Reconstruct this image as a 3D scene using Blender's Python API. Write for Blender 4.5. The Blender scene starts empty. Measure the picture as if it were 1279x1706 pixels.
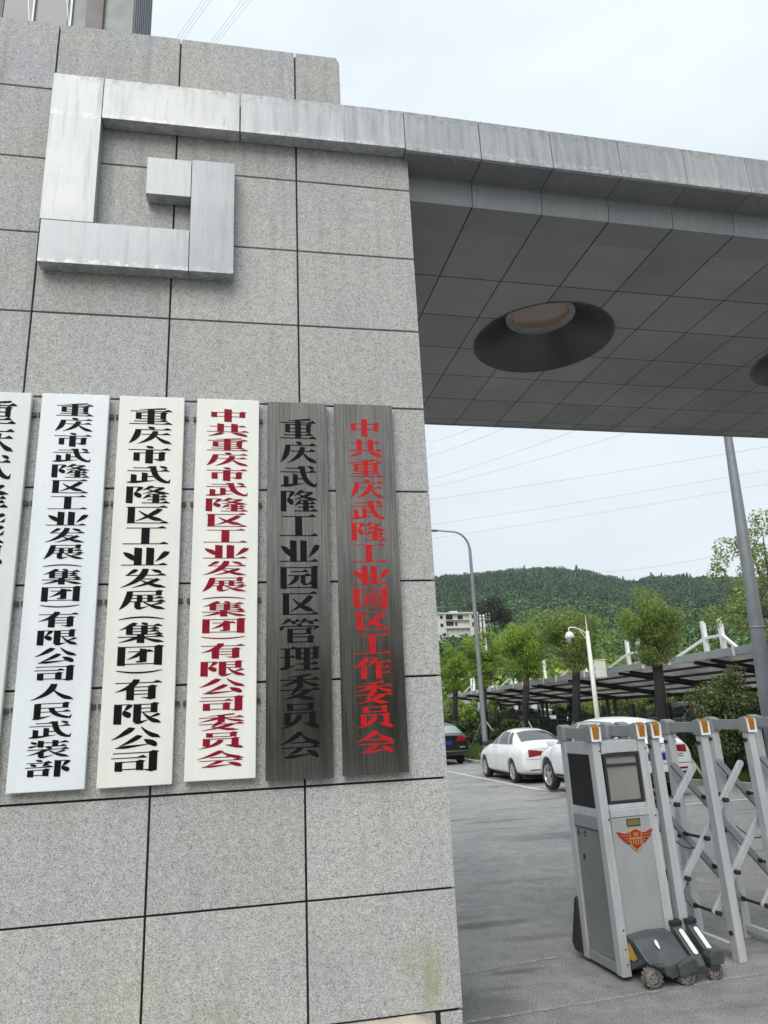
import bpy, bmesh, math, random
import numpy as np
from mathutils import Vector, Matrix
R = math.radians
SC = bpy.context.scene
COL = SC.collection
rng = np.random.default_rng(7)
random.seed(7)

# ------------------------------------------------------------------ camera
CW, CH, CF = 1279.0, 1706.0, 1190.49
YAW, PITCH, ROLL = 0.19178589, 0.27564475, -0.04688348
CAM = Vector((-1.10338, -4.16600, 1.75))
fw = Vector((math.sin(YAW)*math.cos(PITCH), math.cos(YAW)*math.cos(PITCH), math.sin(PITCH)))
r0 = Vector((math.cos(YAW), -math.sin(YAW), 0)); u0 = r0.cross(fw)
rt = r0*math.cos(ROLL) + u0*math.sin(ROLL); up = -r0*math.sin(ROLL) + u0*math.cos(ROLL)
cd = bpy.data.cameras.new('camera'); cam = bpy.data.objects.new('camera', cd); COL.objects.link(cam)
cd.sensor_fit = 'HORIZONTAL'; cd.sensor_width = 36.0; cd.lens = 36.0*CF/CW
cd.clip_start = 0.05; cd.clip_end = 4000
M = Matrix((rt, up, -fw)).transposed().to_4x4(); M.translation = CAM
cam.matrix_world = M
SC.camera = cam
def ray(x, y): return fw + rt*((x-CW/2)/CF) - up*((y-CH/2)/CF)
def onY(x, y, Y): d = ray(x, y); return CAM + d*((Y-CAM.y)/d.y)
def onZ(x, y, Z): d = ray(x, y); return CAM + d*((Z-CAM.z)/d.z)

# ------------------------------------------------------------------ world, sun, exposure
SUN_EL, SUN_AZ = R(44), R(206)          # azimuth clockwise from +y
w = bpy.data.worlds.new('World'); SC.world = w; w.use_nodes = True
nt = w.node_tree; nt.nodes.clear()
def wn(t, **k):
    n = nt.nodes.new(t)
    for a, b in k.items(): setattr(n, a, b)
    return n
wo = wn('ShaderNodeOutputWorld'); bg = wn('ShaderNodeBackground'); bg.inputs[1].default_value = 0.1
sky = wn('ShaderNodeTexSky', sky_type='NISHITA'); sky.sun_disc = False
sky.sun_elevation = SUN_EL; sky.sun_rotation = SUN_AZ; sky.dust_density = 2.0
tc = wn('ShaderNodeTexCoord'); sep = wn('ShaderNodeSeparateXYZ')
nt.links.new(tc.outputs['Generated'], sep.inputs[0])
ramp = wn('ShaderNodeValToRGB'); cr = ramp.color_ramp
cr.elements[0].position = 0.0; cr.elements[0].color = (0.0600, 0.0658, 0.0690, 1)
cr.elements[1].position = 1.0; cr.elements[1].color = (0.26, 0.265, 0.27, 1)
e = cr.elements.new(0.30); e.color = (0.0630, 0.0680, 0.0708, 1)
e = cr.elements.new(0.60); e.color = (0.0640, 0.0696, 0.0730, 1)
e = cr.elements.new(0.80); e.color = (0.069, 0.076, 0.081, 1)
nt.links.new(sep.outputs['Z'], ramp.inputs[0])
mp = wn('ShaderNodeMapping'); mp.inputs['Scale'].default_value = (1.3, 1.3, 4.0)
nz = wn('ShaderNodeTexNoise'); nz.inputs['Scale'].default_value = 2.3; nz.inputs['Detail'].default_value = 6; nz.inputs['Roughness'].default_value = 0.55
nt.links.new(tc.outputs['Generated'], mp.inputs[0]); nt.links.new(mp.outputs[0], nz.inputs['Vector'])
mr = wn('ShaderNodeMapRange'); mr.inputs['From Min'].default_value = 0.3; mr.inputs['From Max'].default_value = 0.72
mr.inputs['To Min'].default_value = 9.3; mr.inputs['To Max'].default_value = 10.7
nt.links.new(nz.outputs[0], mr.inputs[0])
mul = wn('ShaderNodeVectorMath', operation='SCALE')
nt.links.new(ramp.outputs[0], mul.inputs[0]); nt.links.new(mr.outputs[0], mul.inputs['Scale'])
s10 = wn('ShaderNodeVectorMath', operation='SCALE'); s10.inputs['Scale'].default_value = 10.0
nt.links.new(mul.outputs[0], s10.inputs[0])
mix = wn('ShaderNodeMix', data_type='RGBA'); mix.inputs[0].default_value = 0.9
nt.links.new(sky.outputs[0], mix.inputs[6]); nt.links.new(s10.outputs[0], mix.inputs[7])
nt.links.new(mix.outputs[2], bg.inputs[0]); nt.links.new(bg.outputs[0], wo.inputs[0])

sl = bpy.data.lights.new('sun', 'SUN'); sl.energy = 1.5; sl.angle = R(38); sl.color = (1, 0.97, 0.93)
so = bpy.data.objects.new('sun', sl); COL.objects.link(so)
sd = Vector((math.sin(SUN_AZ)*math.cos(SUN_EL), math.cos(SUN_AZ)*math.cos(SUN_EL), math.sin(SUN_EL)))
so.rotation_euler = sd.to_track_quat('Z', 'Y').to_euler(); so.location = (0, 0, 60)

SC.view_settings.view_transform = 'Standard'; SC.view_settings.look = 'None'
SC.view_settings.exposure = 0.5; SC.view_settings.gamma = 1.0
SC.cycles.max_bounces = 8; SC.cycles.transparent_max_bounces = 8
SC.cycles.use_denoising = True

# ------------------------------------------------------------------ helpers: objects
def tag(o, label=None, cat=None, group=None, kind=None):
    if label: o['label'] = label
    if cat: o['category'] = cat
    if group: o['group'] = group
    if kind: o['kind'] = kind
    return o
def empty(name, loc=(0, 0, 0), rz=0.0, **k):
    o = bpy.data.objects.new(name, None); COL.objects.link(o)
    o.location = loc; o.rotation_euler = (0, 0, rz); o.empty_display_size = 0.2
    return tag(o, **k)
class MB:
    def __init__(s): s.v = []; s.f = []; s.sm = []
    def add(s, vs, fs, smooth=False):
        b = len(s.v); s.v += [tuple(p) for p in vs]; s.f += [tuple(i+b for i in f) for f in fs]; s.sm += [smooth]*len(fs); return s
    def box(s, x0, x1, y0, y1, z0, z1, T=None):
        vs = [Vector(p) for p in ((x0,y0,z0),(x1,y0,z0),(x1,y1,z0),(x0,y1,z0),(x0,y0,z1),(x1,y0,z1),(x1,y1,z1),(x0,y1,z1))]
        if T: vs = [T @ p for p in vs]
        return s.add(vs, [(0,3,2,1),(4,5,6,7),(0,1,5,4),(1,2,6,5),(2,3,7,6),(3,0,4,7)])
    def beam(s, a, b, wx, wz, upv=(0, 0, 1)):
        a = Vector(a); b = Vector(b); d = b-a; L = d.length; d.normalize()
        sx = d.cross(Vector(upv)); 
        if sx.length < 1e-4: sx = d.cross(Vector((0, 1, 0)))
        sx.normalize(); sz = sx.cross(d)
        T = Matrix((sx, d, sz)).transposed().to_4x4(); T.translation = a
        return s.box(-wx/2, wx/2, 0, L, -wz/2, wz/2, T)
    def tube(s, pts, rad, n=10, caps=True):
        pts = [Vector(p) for p in pts]
        if not isinstance(rad, (list, tuple)): rad = [rad]*len(pts)
        vs = []; ref = None
        for i, p in enumerate(pts):
            d = (pts[min(i+1, len(pts)-1)]-pts[max(i-1, 0)]).normalized()
            if ref is None:
                ref = d.cross(Vector((0, 0, 1)))
                if ref.length < 1e-3: ref = Vector((1, 0, 0))
            ref = (ref - d*ref.dot(d)).normalized(); o = d.cross(ref)
            for k in range(n):
                a = 2*math.pi*k/n; vs.append(p + (ref*math.cos(a)+o*math.sin(a))*rad[i])
        fs = [(i*n+k, i*n+(k+1) % n, (i+1)*n+(k+1) % n, (i+1)*n+k) for i in range(len(pts)-1) for k in range(n)]
        s.add(vs, fs, True)
        if caps:
            b = len(s.v)-len(vs)
            s.f += [tuple(b+k for k in reversed(range(n))), tuple(b+(len(pts)-1)*n+k for k in range(n))]; s.sm += [False, False]
        return s
    def lathe(s, prof, n=32, T=None, smooth=True):     # prof: (r, h) about local z
        vs = [Vector((r*math.cos(2*math.pi*k/n), r*math.sin(2*math.pi*k/n), h)) for r, h in prof for k in range(n)]
        if T: vs = [T @ p for p in vs]
        fs = [(i*n+k, i*n+(k+1) % n, (i+1)*n+(k+1) % n, (i+1)*n+k) for i in range(len(prof)-1) for k in range(n)]
        return s.add(vs, fs, smooth)
    def prism(s, poly, f0, f1):                         # poly in 2D, f0/f1 map (u, v) to 3D
        n = len(poly); vs = [f0(*p) for p in poly]+[f1(*p) for p in poly]
        return s.add(vs, [tuple(range(n)), tuple(reversed(range(n, 2*n)))]+[(i, i+n, (i+1) % n+n, (i+1) % n) for i in range(n)])
    def build(s, name, mat, parent=None, bevel=0, seg=2, loc=None, fix=True, **k):
        me = bpy.data.meshes.new(name); me.from_pydata(s.v, [], s.f)
        me.polygons.foreach_set('use_smooth', s.sm)
        if fix:
            bm = bmesh.new(); bm.from_mesh(me); bmesh.ops.recalc_face_normals(bm, faces=bm.faces); bm.to_mesh(me); bm.free()
        me.materials.append(mat)
        o = bpy.data.objects.new(name, me); COL.objects.link(o)
        if parent: o.parent = parent
        if loc: o.location = loc
        if bevel:
            m = o.modifiers.new('bevel', 'BEVEL'); m.width = bevel; m.segments = seg; m.limit_method = 'ANGLE'; m.angle_limit = R(35)
            m.harden_normals = False
        return tag(o, **k)
def quads(name, V, mat, parent=None, **k):              # V: (N, 4, 3) loose quads
    V = np.asarray(V, dtype=np.float32); n = len(V)
    me = bpy.data.meshes.new(name); me.vertices.add(n*4); me.vertices.foreach_set('co', V.reshape(-1))
    me.loops.add(n*4); me.loops.foreach_set('vertex_index', np.arange(n*4, dtype=np.int32))
    me.polygons.add(n); me.polygons.foreach_set('loop_start', np.arange(0, n*4, 4, dtype=np.int32))
    me.update(calc_edges=True); me.materials.append(mat)
    o = bpy.data.objects.new(name, me); COL.objects.link(o)
    if parent: o.parent = parent
    return tag(o, **k)
def copy_tree(o, parent=None):
    c = o.copy(); COL.objects.link(c); c.parent = parent
    for ch in list(o.children): copy_tree(ch, c)
    return c

# ------------------------------------------------------------------ helpers: materials
class Mat:
    def __init__(s, name):
        s.m = bpy.data.materials.new(name); s.m.use_nodes = True; s.t = s.m.node_tree; s.b = s.t.nodes['Principled BSDF']
        s.co = s.n('ShaderNodeTexCoord').outputs['Object']
    def n(s, t, **k):
        x = s.t.nodes.new(t)
        for a, b in k.items(): setattr(x, a, b)
        return x
    def l(s, a, b): s.t.links.new(a, b)
    def noise(s, scale, detail=4, rough=0.5, vec=None, stretch=None):
        v = vec or s.co
        if stretch:
            mpn = s.n('ShaderNodeMapping'); mpn.inputs['Scale'].default_value = stretch; s.l(v, mpn.inputs[0]); v = mpn.outputs[0]
        x = s.n('ShaderNodeTexNoise'); x.inputs['Scale'].default_value = scale; x.inputs['Detail'].default_value = detail
        x.inputs['Roughness'].default_value = rough; s.l(v, x.inputs['Vector']); return x.outputs[0]
    def ramp(s, f, stops):
        x = s.n('ShaderNodeValToRGB'); e = x.color_ramp.elements
        while len(e) < len(stops): e.new(0.5)
        for i, (p, c) in enumerate(stops):
            e[i].position = p; e[i].color = c if len(c) == 4 else (*c, 1)
        s.l(f, x.inputs[0]); return x.outputs[0]
    def mixc(s, f, a, b, blend='MIX'):
        x = s.n('ShaderNodeMix', data_type='RGBA', blend_type=blend)
        for v, i in ((f, 0), (a, 6), (b, 7)):
            if isinstance(v, (int, float)): x.inputs[i].default_value = v
            elif isinstance(v, tuple): x.inputs[i].default_value = v if len(v) == 4 else (*v, 1)
            else: s.l(v, x.inputs[i])
        return x.outputs[2]
    def math(s, op, a, b=0.0, c=None):
        x = s.n('ShaderNodeMath', operation=op)
        for i, v in enumerate((a, b) if c is None else (a, b, c)):
            if isinstance(v, (int, float)): x.inputs[i].default_value = v
            else: s.l(v, x.inputs[i])
        return x.outputs[0]
    def rng(s, f, a, b, c, d):
        x = s.n('ShaderNodeMapRange'); s.l(f, x.inputs[0])
        for i, v in enumerate((a, b, c, d)): x.inputs[i+1].default_value = v
        return x.outputs[0]
    def set(s, **k):
        nm = dict(base='Base Color', rough='Roughness', metal='Metallic', spec='Specular IOR Level', alpha='Alpha', trans='Transmission Weight', coat='Coat Weight', aniso='Anisotropic')
        for a, v in k.items():
            i = s.b.inputs[nm[a]]
            if isinstance(v, (int, float)): i.default_value = v
            elif isinstance(v, tuple): i.default_value = v if len(v) == 4 else (*v, 1)
            else: s.l(v, i)
        return s
    def bump(s, h, strength=0.3, dist=0.01):
        x = s.n('ShaderNodeBump'); x.inputs['Strength'].default_value = strength; x.inputs['Distance'].default_value = dist
        s.l(h, x.inputs['Height']); s.l(x.outputs[0], s.b.inputs['Normal']); return s
    def xyz(s):
        x = s.n('ShaderNodeSeparateXYZ'); s.l(s.co, x.inputs[0]); return x.outputs
    def island(s): return s.n('ShaderNodeNewGeometry').outputs['Random Per Island']
def plain(name, c, rough=0.5, metal=0.0, var=0.12, scale=6, spec=0.5, coat=0.0):
    m = Mat(name); f = m.noise(scale, 5, 0.6)
    lo = tuple(x*(1-var) for x in c); hi = tuple(min(1, x*(1+var)) for x in c)
    m.set(base=m.ramp(f, [(0.3, lo), (0.7, hi)]), metal=metal, spec=spec, coat=coat)
    m.set(rough=m.rng(m.noise(scale*2.3, 3), 0.3, 0.7, max(0.02, rough*0.85), min(1, rough*1.15)))
    return m.m

def granite_mat():
    m = Mat('granite'); isl = m.island()
    v1 = m.n('ShaderNodeTexVoronoi'); v1.inputs['Scale'].default_value = 210; m.l(m.co, v1.inputs['Vector'])
    v2 = m.n('ShaderNodeTexVoronoi'); v2.inputs['Scale'].default_value = 330; m.l(m.co, v2.inputs['Vector'])
    sx1 = m.n('ShaderNodeSeparateColor'); m.l(v1.outputs['Color'], sx1.inputs[0]); sx2 = m.n('ShaderNodeSeparateColor'); m.l(v2.outputs['Color'], sx2.inputs[0])
    f = m.math('ADD', m.math('MULTIPLY', sx1.outputs[0], 0.62), m.math('MULTIPLY', sx2.outputs[0], 0.38))
    c = m.ramp(f, [(0.10, (0.16, 0.16, 0.16)), (0.26, (0.31, 0.31, 0.307)), (0.40, (0.415, 0.413, 0.407)), (0.62, (0.46, 0.458, 0.450)), (0.90, (0.58, 0.576, 0.565))])
    c = m.mixc(m.rng(sx2.outputs[1], 0.88, 0.92, 0.0, 0.5), c, (0.11, 0.088, 0.088))
    cl = m.noise(26, 3, 0.6); c = m.mixc(1.0, c, m.ramp(cl, [(0.3, (0.90, 0.90, 0.90)), (0.7, (1.10, 1.10, 1.10))]), 'MULTIPLY')
    big = m.noise(1.6, 4, 0.6)
    c = m.mixc(1.0, c, m.ramp(big, [(0.30, (0.95, 0.95, 1.01)), (0.5, (1, 1.005, 0.99)), (0.70, (1.02, 1.025, 0.93))]), 'MULTIPLY')
    c = m.mixc(1.0, c, m.ramp(isl, [(0.0, (0.92, 0.925, 0.91)), (0.3, (0.98, 0.975, 0.95)), (0.6, (1.0, 1.0, 1.025)), (0.8, (0.97, 0.975, 0.98)), (1.0, (1.06, 1.06, 1.035))]), 'MULTIPLY')
    x, y, z = m.xyz()
    # moss and damp at the foot, run-off stains below the metal band
    foot = m.math('MULTIPLY', m.rng(z, 0.30, 0.95, 1.0, 0.0), m.rng(m.noise(4.5, 5, 0.65), 0.50, 0.72, 0.0, 0.42))
    c = m.mixc(foot, c, (0.26, 0.26, 0.14))
    dx = m.math('SUBTRACT', x, -0.16); dz = m.math('SUBTRACT', z, 0.43)
    d2 = m.math('ADD', m.math('MULTIPLY', m.math('MULTIPLY', dx, dx), 190), m.math('MULTIPLY', m.math('MULTIPLY', dz, dz), 26))
    spot = m.math('MULTIPLY', m.rng(d2, 0.0, 1.0, 1.0, 0.0), m.rng(m.noise(11, 5, 0.7), 0.36, 0.62, 0.0, 0.75))
    ex = m.math('SUBTRACT', x, -0.22); ez = m.math('SUBTRACT', z, 0.50); e2 = m.math('ADD', m.math('MULTIPLY', m.math('MULTIPLY', ex, ex), 24), m.math('MULTIPLY', m.math('MULTIPLY', ez, ez), 60))
    spot = m.math('MAXIMUM', spot, m.math('MULTIPLY', m.rng(e2, 0.0, 1.0, 1.0, 0.0), m.rng(m.noise(13, 5, 0.7), 0.42, 0.64, 0.0, 0.6)))
    c = m.mixc(spot, c, (0.30, 0.28, 0.12))
    streak = m.math('MULTIPLY', m.rng(m.noise(5, 3, 0.5, stretch=(3, 1, 0.25)), 0.5, 0.75, 0, 0.42), m.rng(z, 3.4, 5.4, 0.35, 1.0))
    c = m.mixc(streak, c, (0.20, 0.195, 0.16))
    m.set(base=c, rough=0.78, spec=0.3)
    return m.m
def cladding_mat(name, c0, streak=0.5, metal=0.35, rough=0.42, edge=None):
    m = Mat(name); isl = m.island()
    s1 = m.noise(5, 6, 0.66, stretch=(4, 4, 0.34)); s2 = m.noise(1.7, 5, 0.6)
    fine = m.noise(60, 3, 0.6, stretch=(4, 4, 0.12))
    c = m.ramp(s1, [(0.32, tuple(x*0.72 for x in c0)), (0.47, tuple(x*0.95 for x in c0)), (0.68, tuple(min(1, x*1.22) for x in c0))])
    c = m.mixc(streak, c0, c)
    c = m.mixc(1.0, c, m.ramp(s2, [(0.3, (0.88, 0.90, 0.92)), (0.55, (1, 1, 1)), (0.7, (1.08, 1.07, 1.02))]), 'MULTIPLY')
    c = m.mixc(0.4, c, m.ramp(fine, [(0.35, (0.86, 0.86, 0.86)), (0.65, (1.06, 1.06, 1.06))]), 'MULTIPLY')
    c = m.mixc(1.0, c, m.ramp(isl, [(0.0, (0.88, 0.89, 0.90)), (1.0, (1.09, 1.08, 1.07))]), 'MULTIPLY')
    pale = m.rng(m.noise(8, 6, 0.75, stretch=(1, 1, 0.8)), 0.62, 0.72, 0, 0.5); c = m.mixc(pale, c, (0.50, 0.51, 0.50))
    spots = m.rng(m.noise(38, 4, 0.7), 0.66, 0.74, 0, 0.55)
    c = m.mixc(spots, c, (0.20, 0.17, 0.15))
    drip = m.rng(m.noise(11, 5, 0.6, stretch=(2.2, 2.2, 0.16)), 0.54, 0.70, 0, 0.5 if edge else 0.12); c = m.mixc(drip, c, tuple(x*0.52 for x in c0))
    if edge:
        zz = m.xyz()[2]; sc = m.rng(m.noise(22, 6, 0.8), 0.48, 0.62, 0, 1.0)
        for ze, wd in edge: c = m.mixc(m.math('MULTIPLY', m.rng(m.math('ABSOLUTE', m.math('SUBTRACT', zz, ze)), 0.0, wd, 0.95, 0.0), sc), c, (0.62, 0.61, 0.58) if wd < .06 else (0.17, 0.16, 0.15))
    m.set(base=c, metal=metal, rough=m.rng(s1, 0.3, 0.7, rough*0.8, rough*1.25))
    return m.m
def soffit_mat():
    m = Mat('soffit_panels'); x, y, z = m.xyz()
    px = m.math('DIVIDE', m.math('SUBTRACT', x, 0.57), 0.565)
    a = m.math('MULTIPLY', m.math('ABSOLUTE', m.math('SUBTRACT', m.math('FRACT', m.math('ADD', px, 0.5)), 0.5)), 0.565)
    py = m.math('DIVIDE', m.math('SUBTRACT', y, 1.155), 0.605)
    b = m.math('MULTIPLY', m.math('ABSOLUTE', m.math('SUBTRACT', m.math('FRACT', m.math('ADD', py, 0.5)), 0.5)), 0.605)
    first = m.math('LESS_THAN', y, 0.95); b = m.math('ADD', b, first)
    d = m.math('MINIMUM', a, b)
    line = m.math('LESS_THAN', d, 0.0058)
    ix = m.math('FLOOR', px); iy = m.math('FLOOR', py)
    wn_ = m.n('ShaderNodeTexWhiteNoise', noise_dimensions='2D'); cb = m.n('ShaderNodeCombineXYZ'); m.l(ix, cb.inputs[0]); m.l(iy, cb.inputs[1]); m.l(cb.outputs[0], wn_.inputs['Vector'])
    c = m.ramp(wn_.outputs['Value'], [(0, (0.225, 0.229, 0.231)), (1, (0.29, 0.292, 0.293))])
    c = m.mixc(1.0, c, m.ramp(m.noise(1.4, 5, 0.6), [(0.3, (0.86, 0.86, 0.86)), (0.7, (1.10, 1.10, 1.09))]), 'MULTIPLY')
    c = m.mixc(m.rng(m.noise(9, 5, 0.7), 0.64, 0.74, 0, 0.25), c, (0.33, 0.32, 0.30))
    c = m.mixc(line, c, (0.012, 0.012, 0.013))
    m.set(base=c, rough=0.5, metal=0.15, spec=0.35)
    return m.m
def brushed_mat():
    m = Mat('brushed_dark_steel')
    f = m.noise(70, 4, 0.65, stretch=(3.2, 1, 0.035)); s = m.noise(7, 4, 0.6, stretch=(1.5, 1, 0.3)); f2 = m.noise(200, 2, 0.6, stretch=(3, 1, 0.02))
    c = m.ramp(f, [(0.30, (0.125, 0.117, 0.106)), (0.5, (0.205, 0.192, 0.176)), (0.70, (0.30, 0.283, 0.26))])
    c = m.mixc(0.5, c, m.ramp(f2, [(0.35, (0.80, 0.80, 0.80)), (0.65, (1.12, 1.12, 1.12))]), 'MULTIPLY')
    c = m.mixc(1.0, c, m.ramp(s, [(0.3, (0.84, 0.84, 0.86)), (0.7, (1.12, 1.10, 1.06))]), 'MULTIPLY')
    m.set(base=c, metal=0.92, rough=m.rng(s, 0.3, 0.7, 0.15, 0.24))
    m.bump(f, 0.10, 0.001)
    return m.m
def board_mat(name, c):
    m = Mat(name); s = m.noise(3, 5, 0.6, stretch=(2, 1, 0.5)); d = m.noise(22, 5, 0.7, stretch=(2.5, 1, 0.3))
    base = m.ramp(s, [(0.3, tuple(x*0.92 for x in c)), (0.7, tuple(min(1, x*1.04) for x in c))])
    base = m.mixc(m.rng(d, 0.60, 0.78, 0, 0.22), base, (0.42, 0.41, 0.36))
    m.set(base=base, rough=0.32, spec=0.5)
    return m.m
def asphalt_mat():
    m = Mat('asphalt')
    f = m.noise(95, 4, 0.75); g = m.noise(0.55, 6, 0.62); h = m.noise(5.5, 6, 0.7)
    c = m.ramp(f, [(0.33, (0.095, 0.095, 0.096)), (0.5, (0.235, 0.234, 0.230)), (0.66, (0.44, 0.436, 0.426))])
    c = m.mixc(1.0, c, m.ramp(g, [(0.32, (0.78, 0.78, 0.79)), (0.5, (1, 1, 1)), (0.68, (1.18, 1.17, 1.14))]), 'MULTIPLY')
    c = m.mixc(1.0, c, m.ramp(h, [(0.30, (0.78, 0.78, 0.78)), (0.7, (1.16, 1.16, 1.15))]), 'MULTIPLY')
    sm = m.noise(1.15, 3, 0.55, stretch=(0.55, 2.6, 1))
    c = m.mixc(m.rng(sm, 0.56, 0.74, 0, 0.62), c, (0.060, 0.060, 0.061))
    x, y, z = m.xyz()
    for (cx_, cy_, ax_, ay_, st_) in ((0.62, 2.35, 1.5, 9.0, 0.62), (0.75, 1.22, 4.0, 20.0, 0.5), (0.25, 0.75, 3.0, 3.2, 0.45), (3.6, 6.8, 0.8, 3.5, 0.4), (1.9, 0.25, 2.0, 9.0, 0.3)):
        ux = m.math('MULTIPLY', m.math('SUBTRACT', x, cx_), ax_); uy = m.math('MULTIPLY', m.math('SUBTRACT', y, cy_), ay_)
        e_ = m.math('ADD', m.math('MULTIPLY', ux, ux), m.math('MULTIPLY', uy, uy)); e_ = m.math('ADD', e_, m.math('MULTIPLY', m.math('SUBTRACT', m.noise(3.5, 5, 0.7), 0.5), 3.0))
        c = m.mixc(m.rng(e_, 0.1, 1.3, st_, 0.0), c, (0.055, 0.055, 0.056))
    spots_ = m.rng(m.noise(1.9, 2, 0.4), 0.70, 0.73, 0, 0.5); c = m.mixc(spots_, c, (0.07, 0.07, 0.07))
    lightp = m.rng(m.noise(0.8, 6, 0.7, stretch=(0.7, 1.6, 1)), 0.58, 0.70, 0, 0.35); c = m.mixc(lightp, c, (0.36, 0.357, 0.345))
    v = m.n('ShaderNodeTexVoronoi', feature='DISTANCE_TO_EDGE'); v.inputs['Scale'].default_value = 0.33
    wv = m.n('ShaderNodeVectorMath', operation='ADD'); nzc = m.n('ShaderNodeTexNoise'); nzc.inputs['Scale'].default_value = 1.3; nzc.inputs['Detail'].default_value = 6
    m.l(m.co, nzc.inputs['Vector']); m.l(m.co, wv.inputs[0]); m.l(nzc.outputs['Color'], wv.inputs[1]); m.l(wv.outputs[0], v.inputs['Vector'])
    crack = m.rng(v.outputs['Distance'], 0.0, 0.004, 0.16, 0.0)
    c = m.mixc(crack, c, (0.05, 0.05, 0.05))
    m.set(base=c, rough=0.82, spec=0.35); m.bump(f, 0.35, 0.004)
    return m.m
def paint_line_mat(name, c, lo, hi):
    m = Mat(name); f = m.noise(14, 6, 0.75)
    bs = m.b; tr = m.n('ShaderNodeBsdfTransparent'); mx = m.n('ShaderNodeMixShader'); out = m.t.nodes['Material Output']
    m.set(base=c, rough=0.8); m.l(m.rng(f, lo, hi, 0.0, 1.0), mx.inputs[0]); m.l(tr.outputs[0], mx.inputs[1]); m.l(bs.outputs[0], mx.inputs[2]); m.l(mx.outputs[0], out.inputs[0])
    return m.m
def leaf_mat(name, dark, mid, light, trans=0.25, ns=0.9, nd=0.72, nl=1.25, broad=None):
    m = Mat(name); isl = m.island()
    c = m.ramp(isl, [(0.0, dark), (0.5, mid), (1.0, light)])
    c = m.mixc(1.0, c, m.ramp(m.noise(ns, 4, 0.6), [(0.32, (nd, nd*1.03, nd*1.06)), (0.68, (nl, nl*.98, nl*.90))]), 'MULTIPLY')
    if broad: c = m.mixc(1.0, c, m.ramp(m.noise(broad, 4, 0.6), [(0.36, (0.62, 0.68, 0.74)), (0.64, (1.28, 1.26, 1.05))]), 'MULTIPLY')
    m.set(base=c, rough=0.55, spec=0.3)
    tl = m.n('ShaderNodeBsdfTranslucent'); mx = m.n('ShaderNodeMixShader'); mx.inputs[0].default_value = trans
    m.l(c, tl.inputs[0]); m.l(m.b.outputs[0], mx.inputs[1]); m.l(tl.outputs[0], mx.inputs[2]); m.l(mx.outputs[0], m.t.nodes['Material Output'].inputs[0])
    return m.m
def glass_dark(name, c=(0.02, 0.025, 0.025), rough=0.04):
    m = Mat(name); m.set(base=m.ramp(m.noise(2, 3), [(0.3, c), (0.7, tuple(x*1.4 for x in c))]), rough=rough, spec=0.9); return m.m
def car_paint(name, c, var=0.03): return plain(name, c, 0.22, 0.0, var, 1.5, 0.5, 0.6)

GRANITE = granite_mat()
JOINT = plain('joint_sealant', (0.014, 0.014, 0.016), 0.7)
CLAD = cladding_mat('weathered_steel_cladding', (0.345, 0.36, 0.368), 0.9, edge=((5.625, .03), (4.51, .03), (5.94, .09)))
CLADC = cladding_mat('canopy_cladding', (0.36, 0.37, 0.375), 0.8, edge=((5.625, .045), (5.93, .10)))
LIPM = cladding_mat('lip_cladding', (0.34, 0.345, 0.35), 0.3, 0.15)
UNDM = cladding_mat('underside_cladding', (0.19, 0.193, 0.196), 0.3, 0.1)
SOFFIT = soffit_mat()
ASPHALT = asphalt_mat()
BLACK = plain('black_rubber', (0.018, 0.018, 0.02), 0.6)
ALU = cladding_mat('aluminium', (0.56, 0.565, 0.57), 0.35, 0.35, 0.40)
ALUD = cladding_mat('dull_aluminium', (0.33, 0.34, 0.345), 0.35, 0.35, 0.45)
PANEL = plain('grey_panel', (0.35, 0.36, 0.36), 0.40, 0.25, 0.10, 3)
PANELD = plain('side_panel', (0.20, 0.208, 0.214), 0.45, 0.2, 0.12, 3)
AMBER = plain('amber_reflector', (0.33, 0.125, 0.012), 0.25, 0, 0.25, 40)
GALV = plain('galvanised_pole', (0.21, 0.225, 0.235), 0.5, 0.3, 0.12, 4)
WHITE = plain('white_paint', (0.74, 0.75, 0.74), 0.45, 0, 0.06, 5)
TYRE = plain('tyre_rubber', (0.022, 0.022, 0.023), 0.8, 0, 0.3, 30)
CAVITY = plain('dark_cavity', (0.012, 0.012, 0.013), 0.9)
RIM = plain('alloy', (0.55, 0.55, 0.56), 0.3, 0.7, 0.05)
GLASS = glass_dark('tinted_glass')
REDL = plain('red_lamp', (0.24, 0.008, 0.013), 0.15, 0, 0.15, 30)
CHROME = plain('chrome', (0.7, 0.7, 0.7), 0.15, 0.9, 0.04)
TRUNK = plain('bark', (0.10, 0.078, 0.055), 0.9, 0, 0.35, 14)
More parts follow.
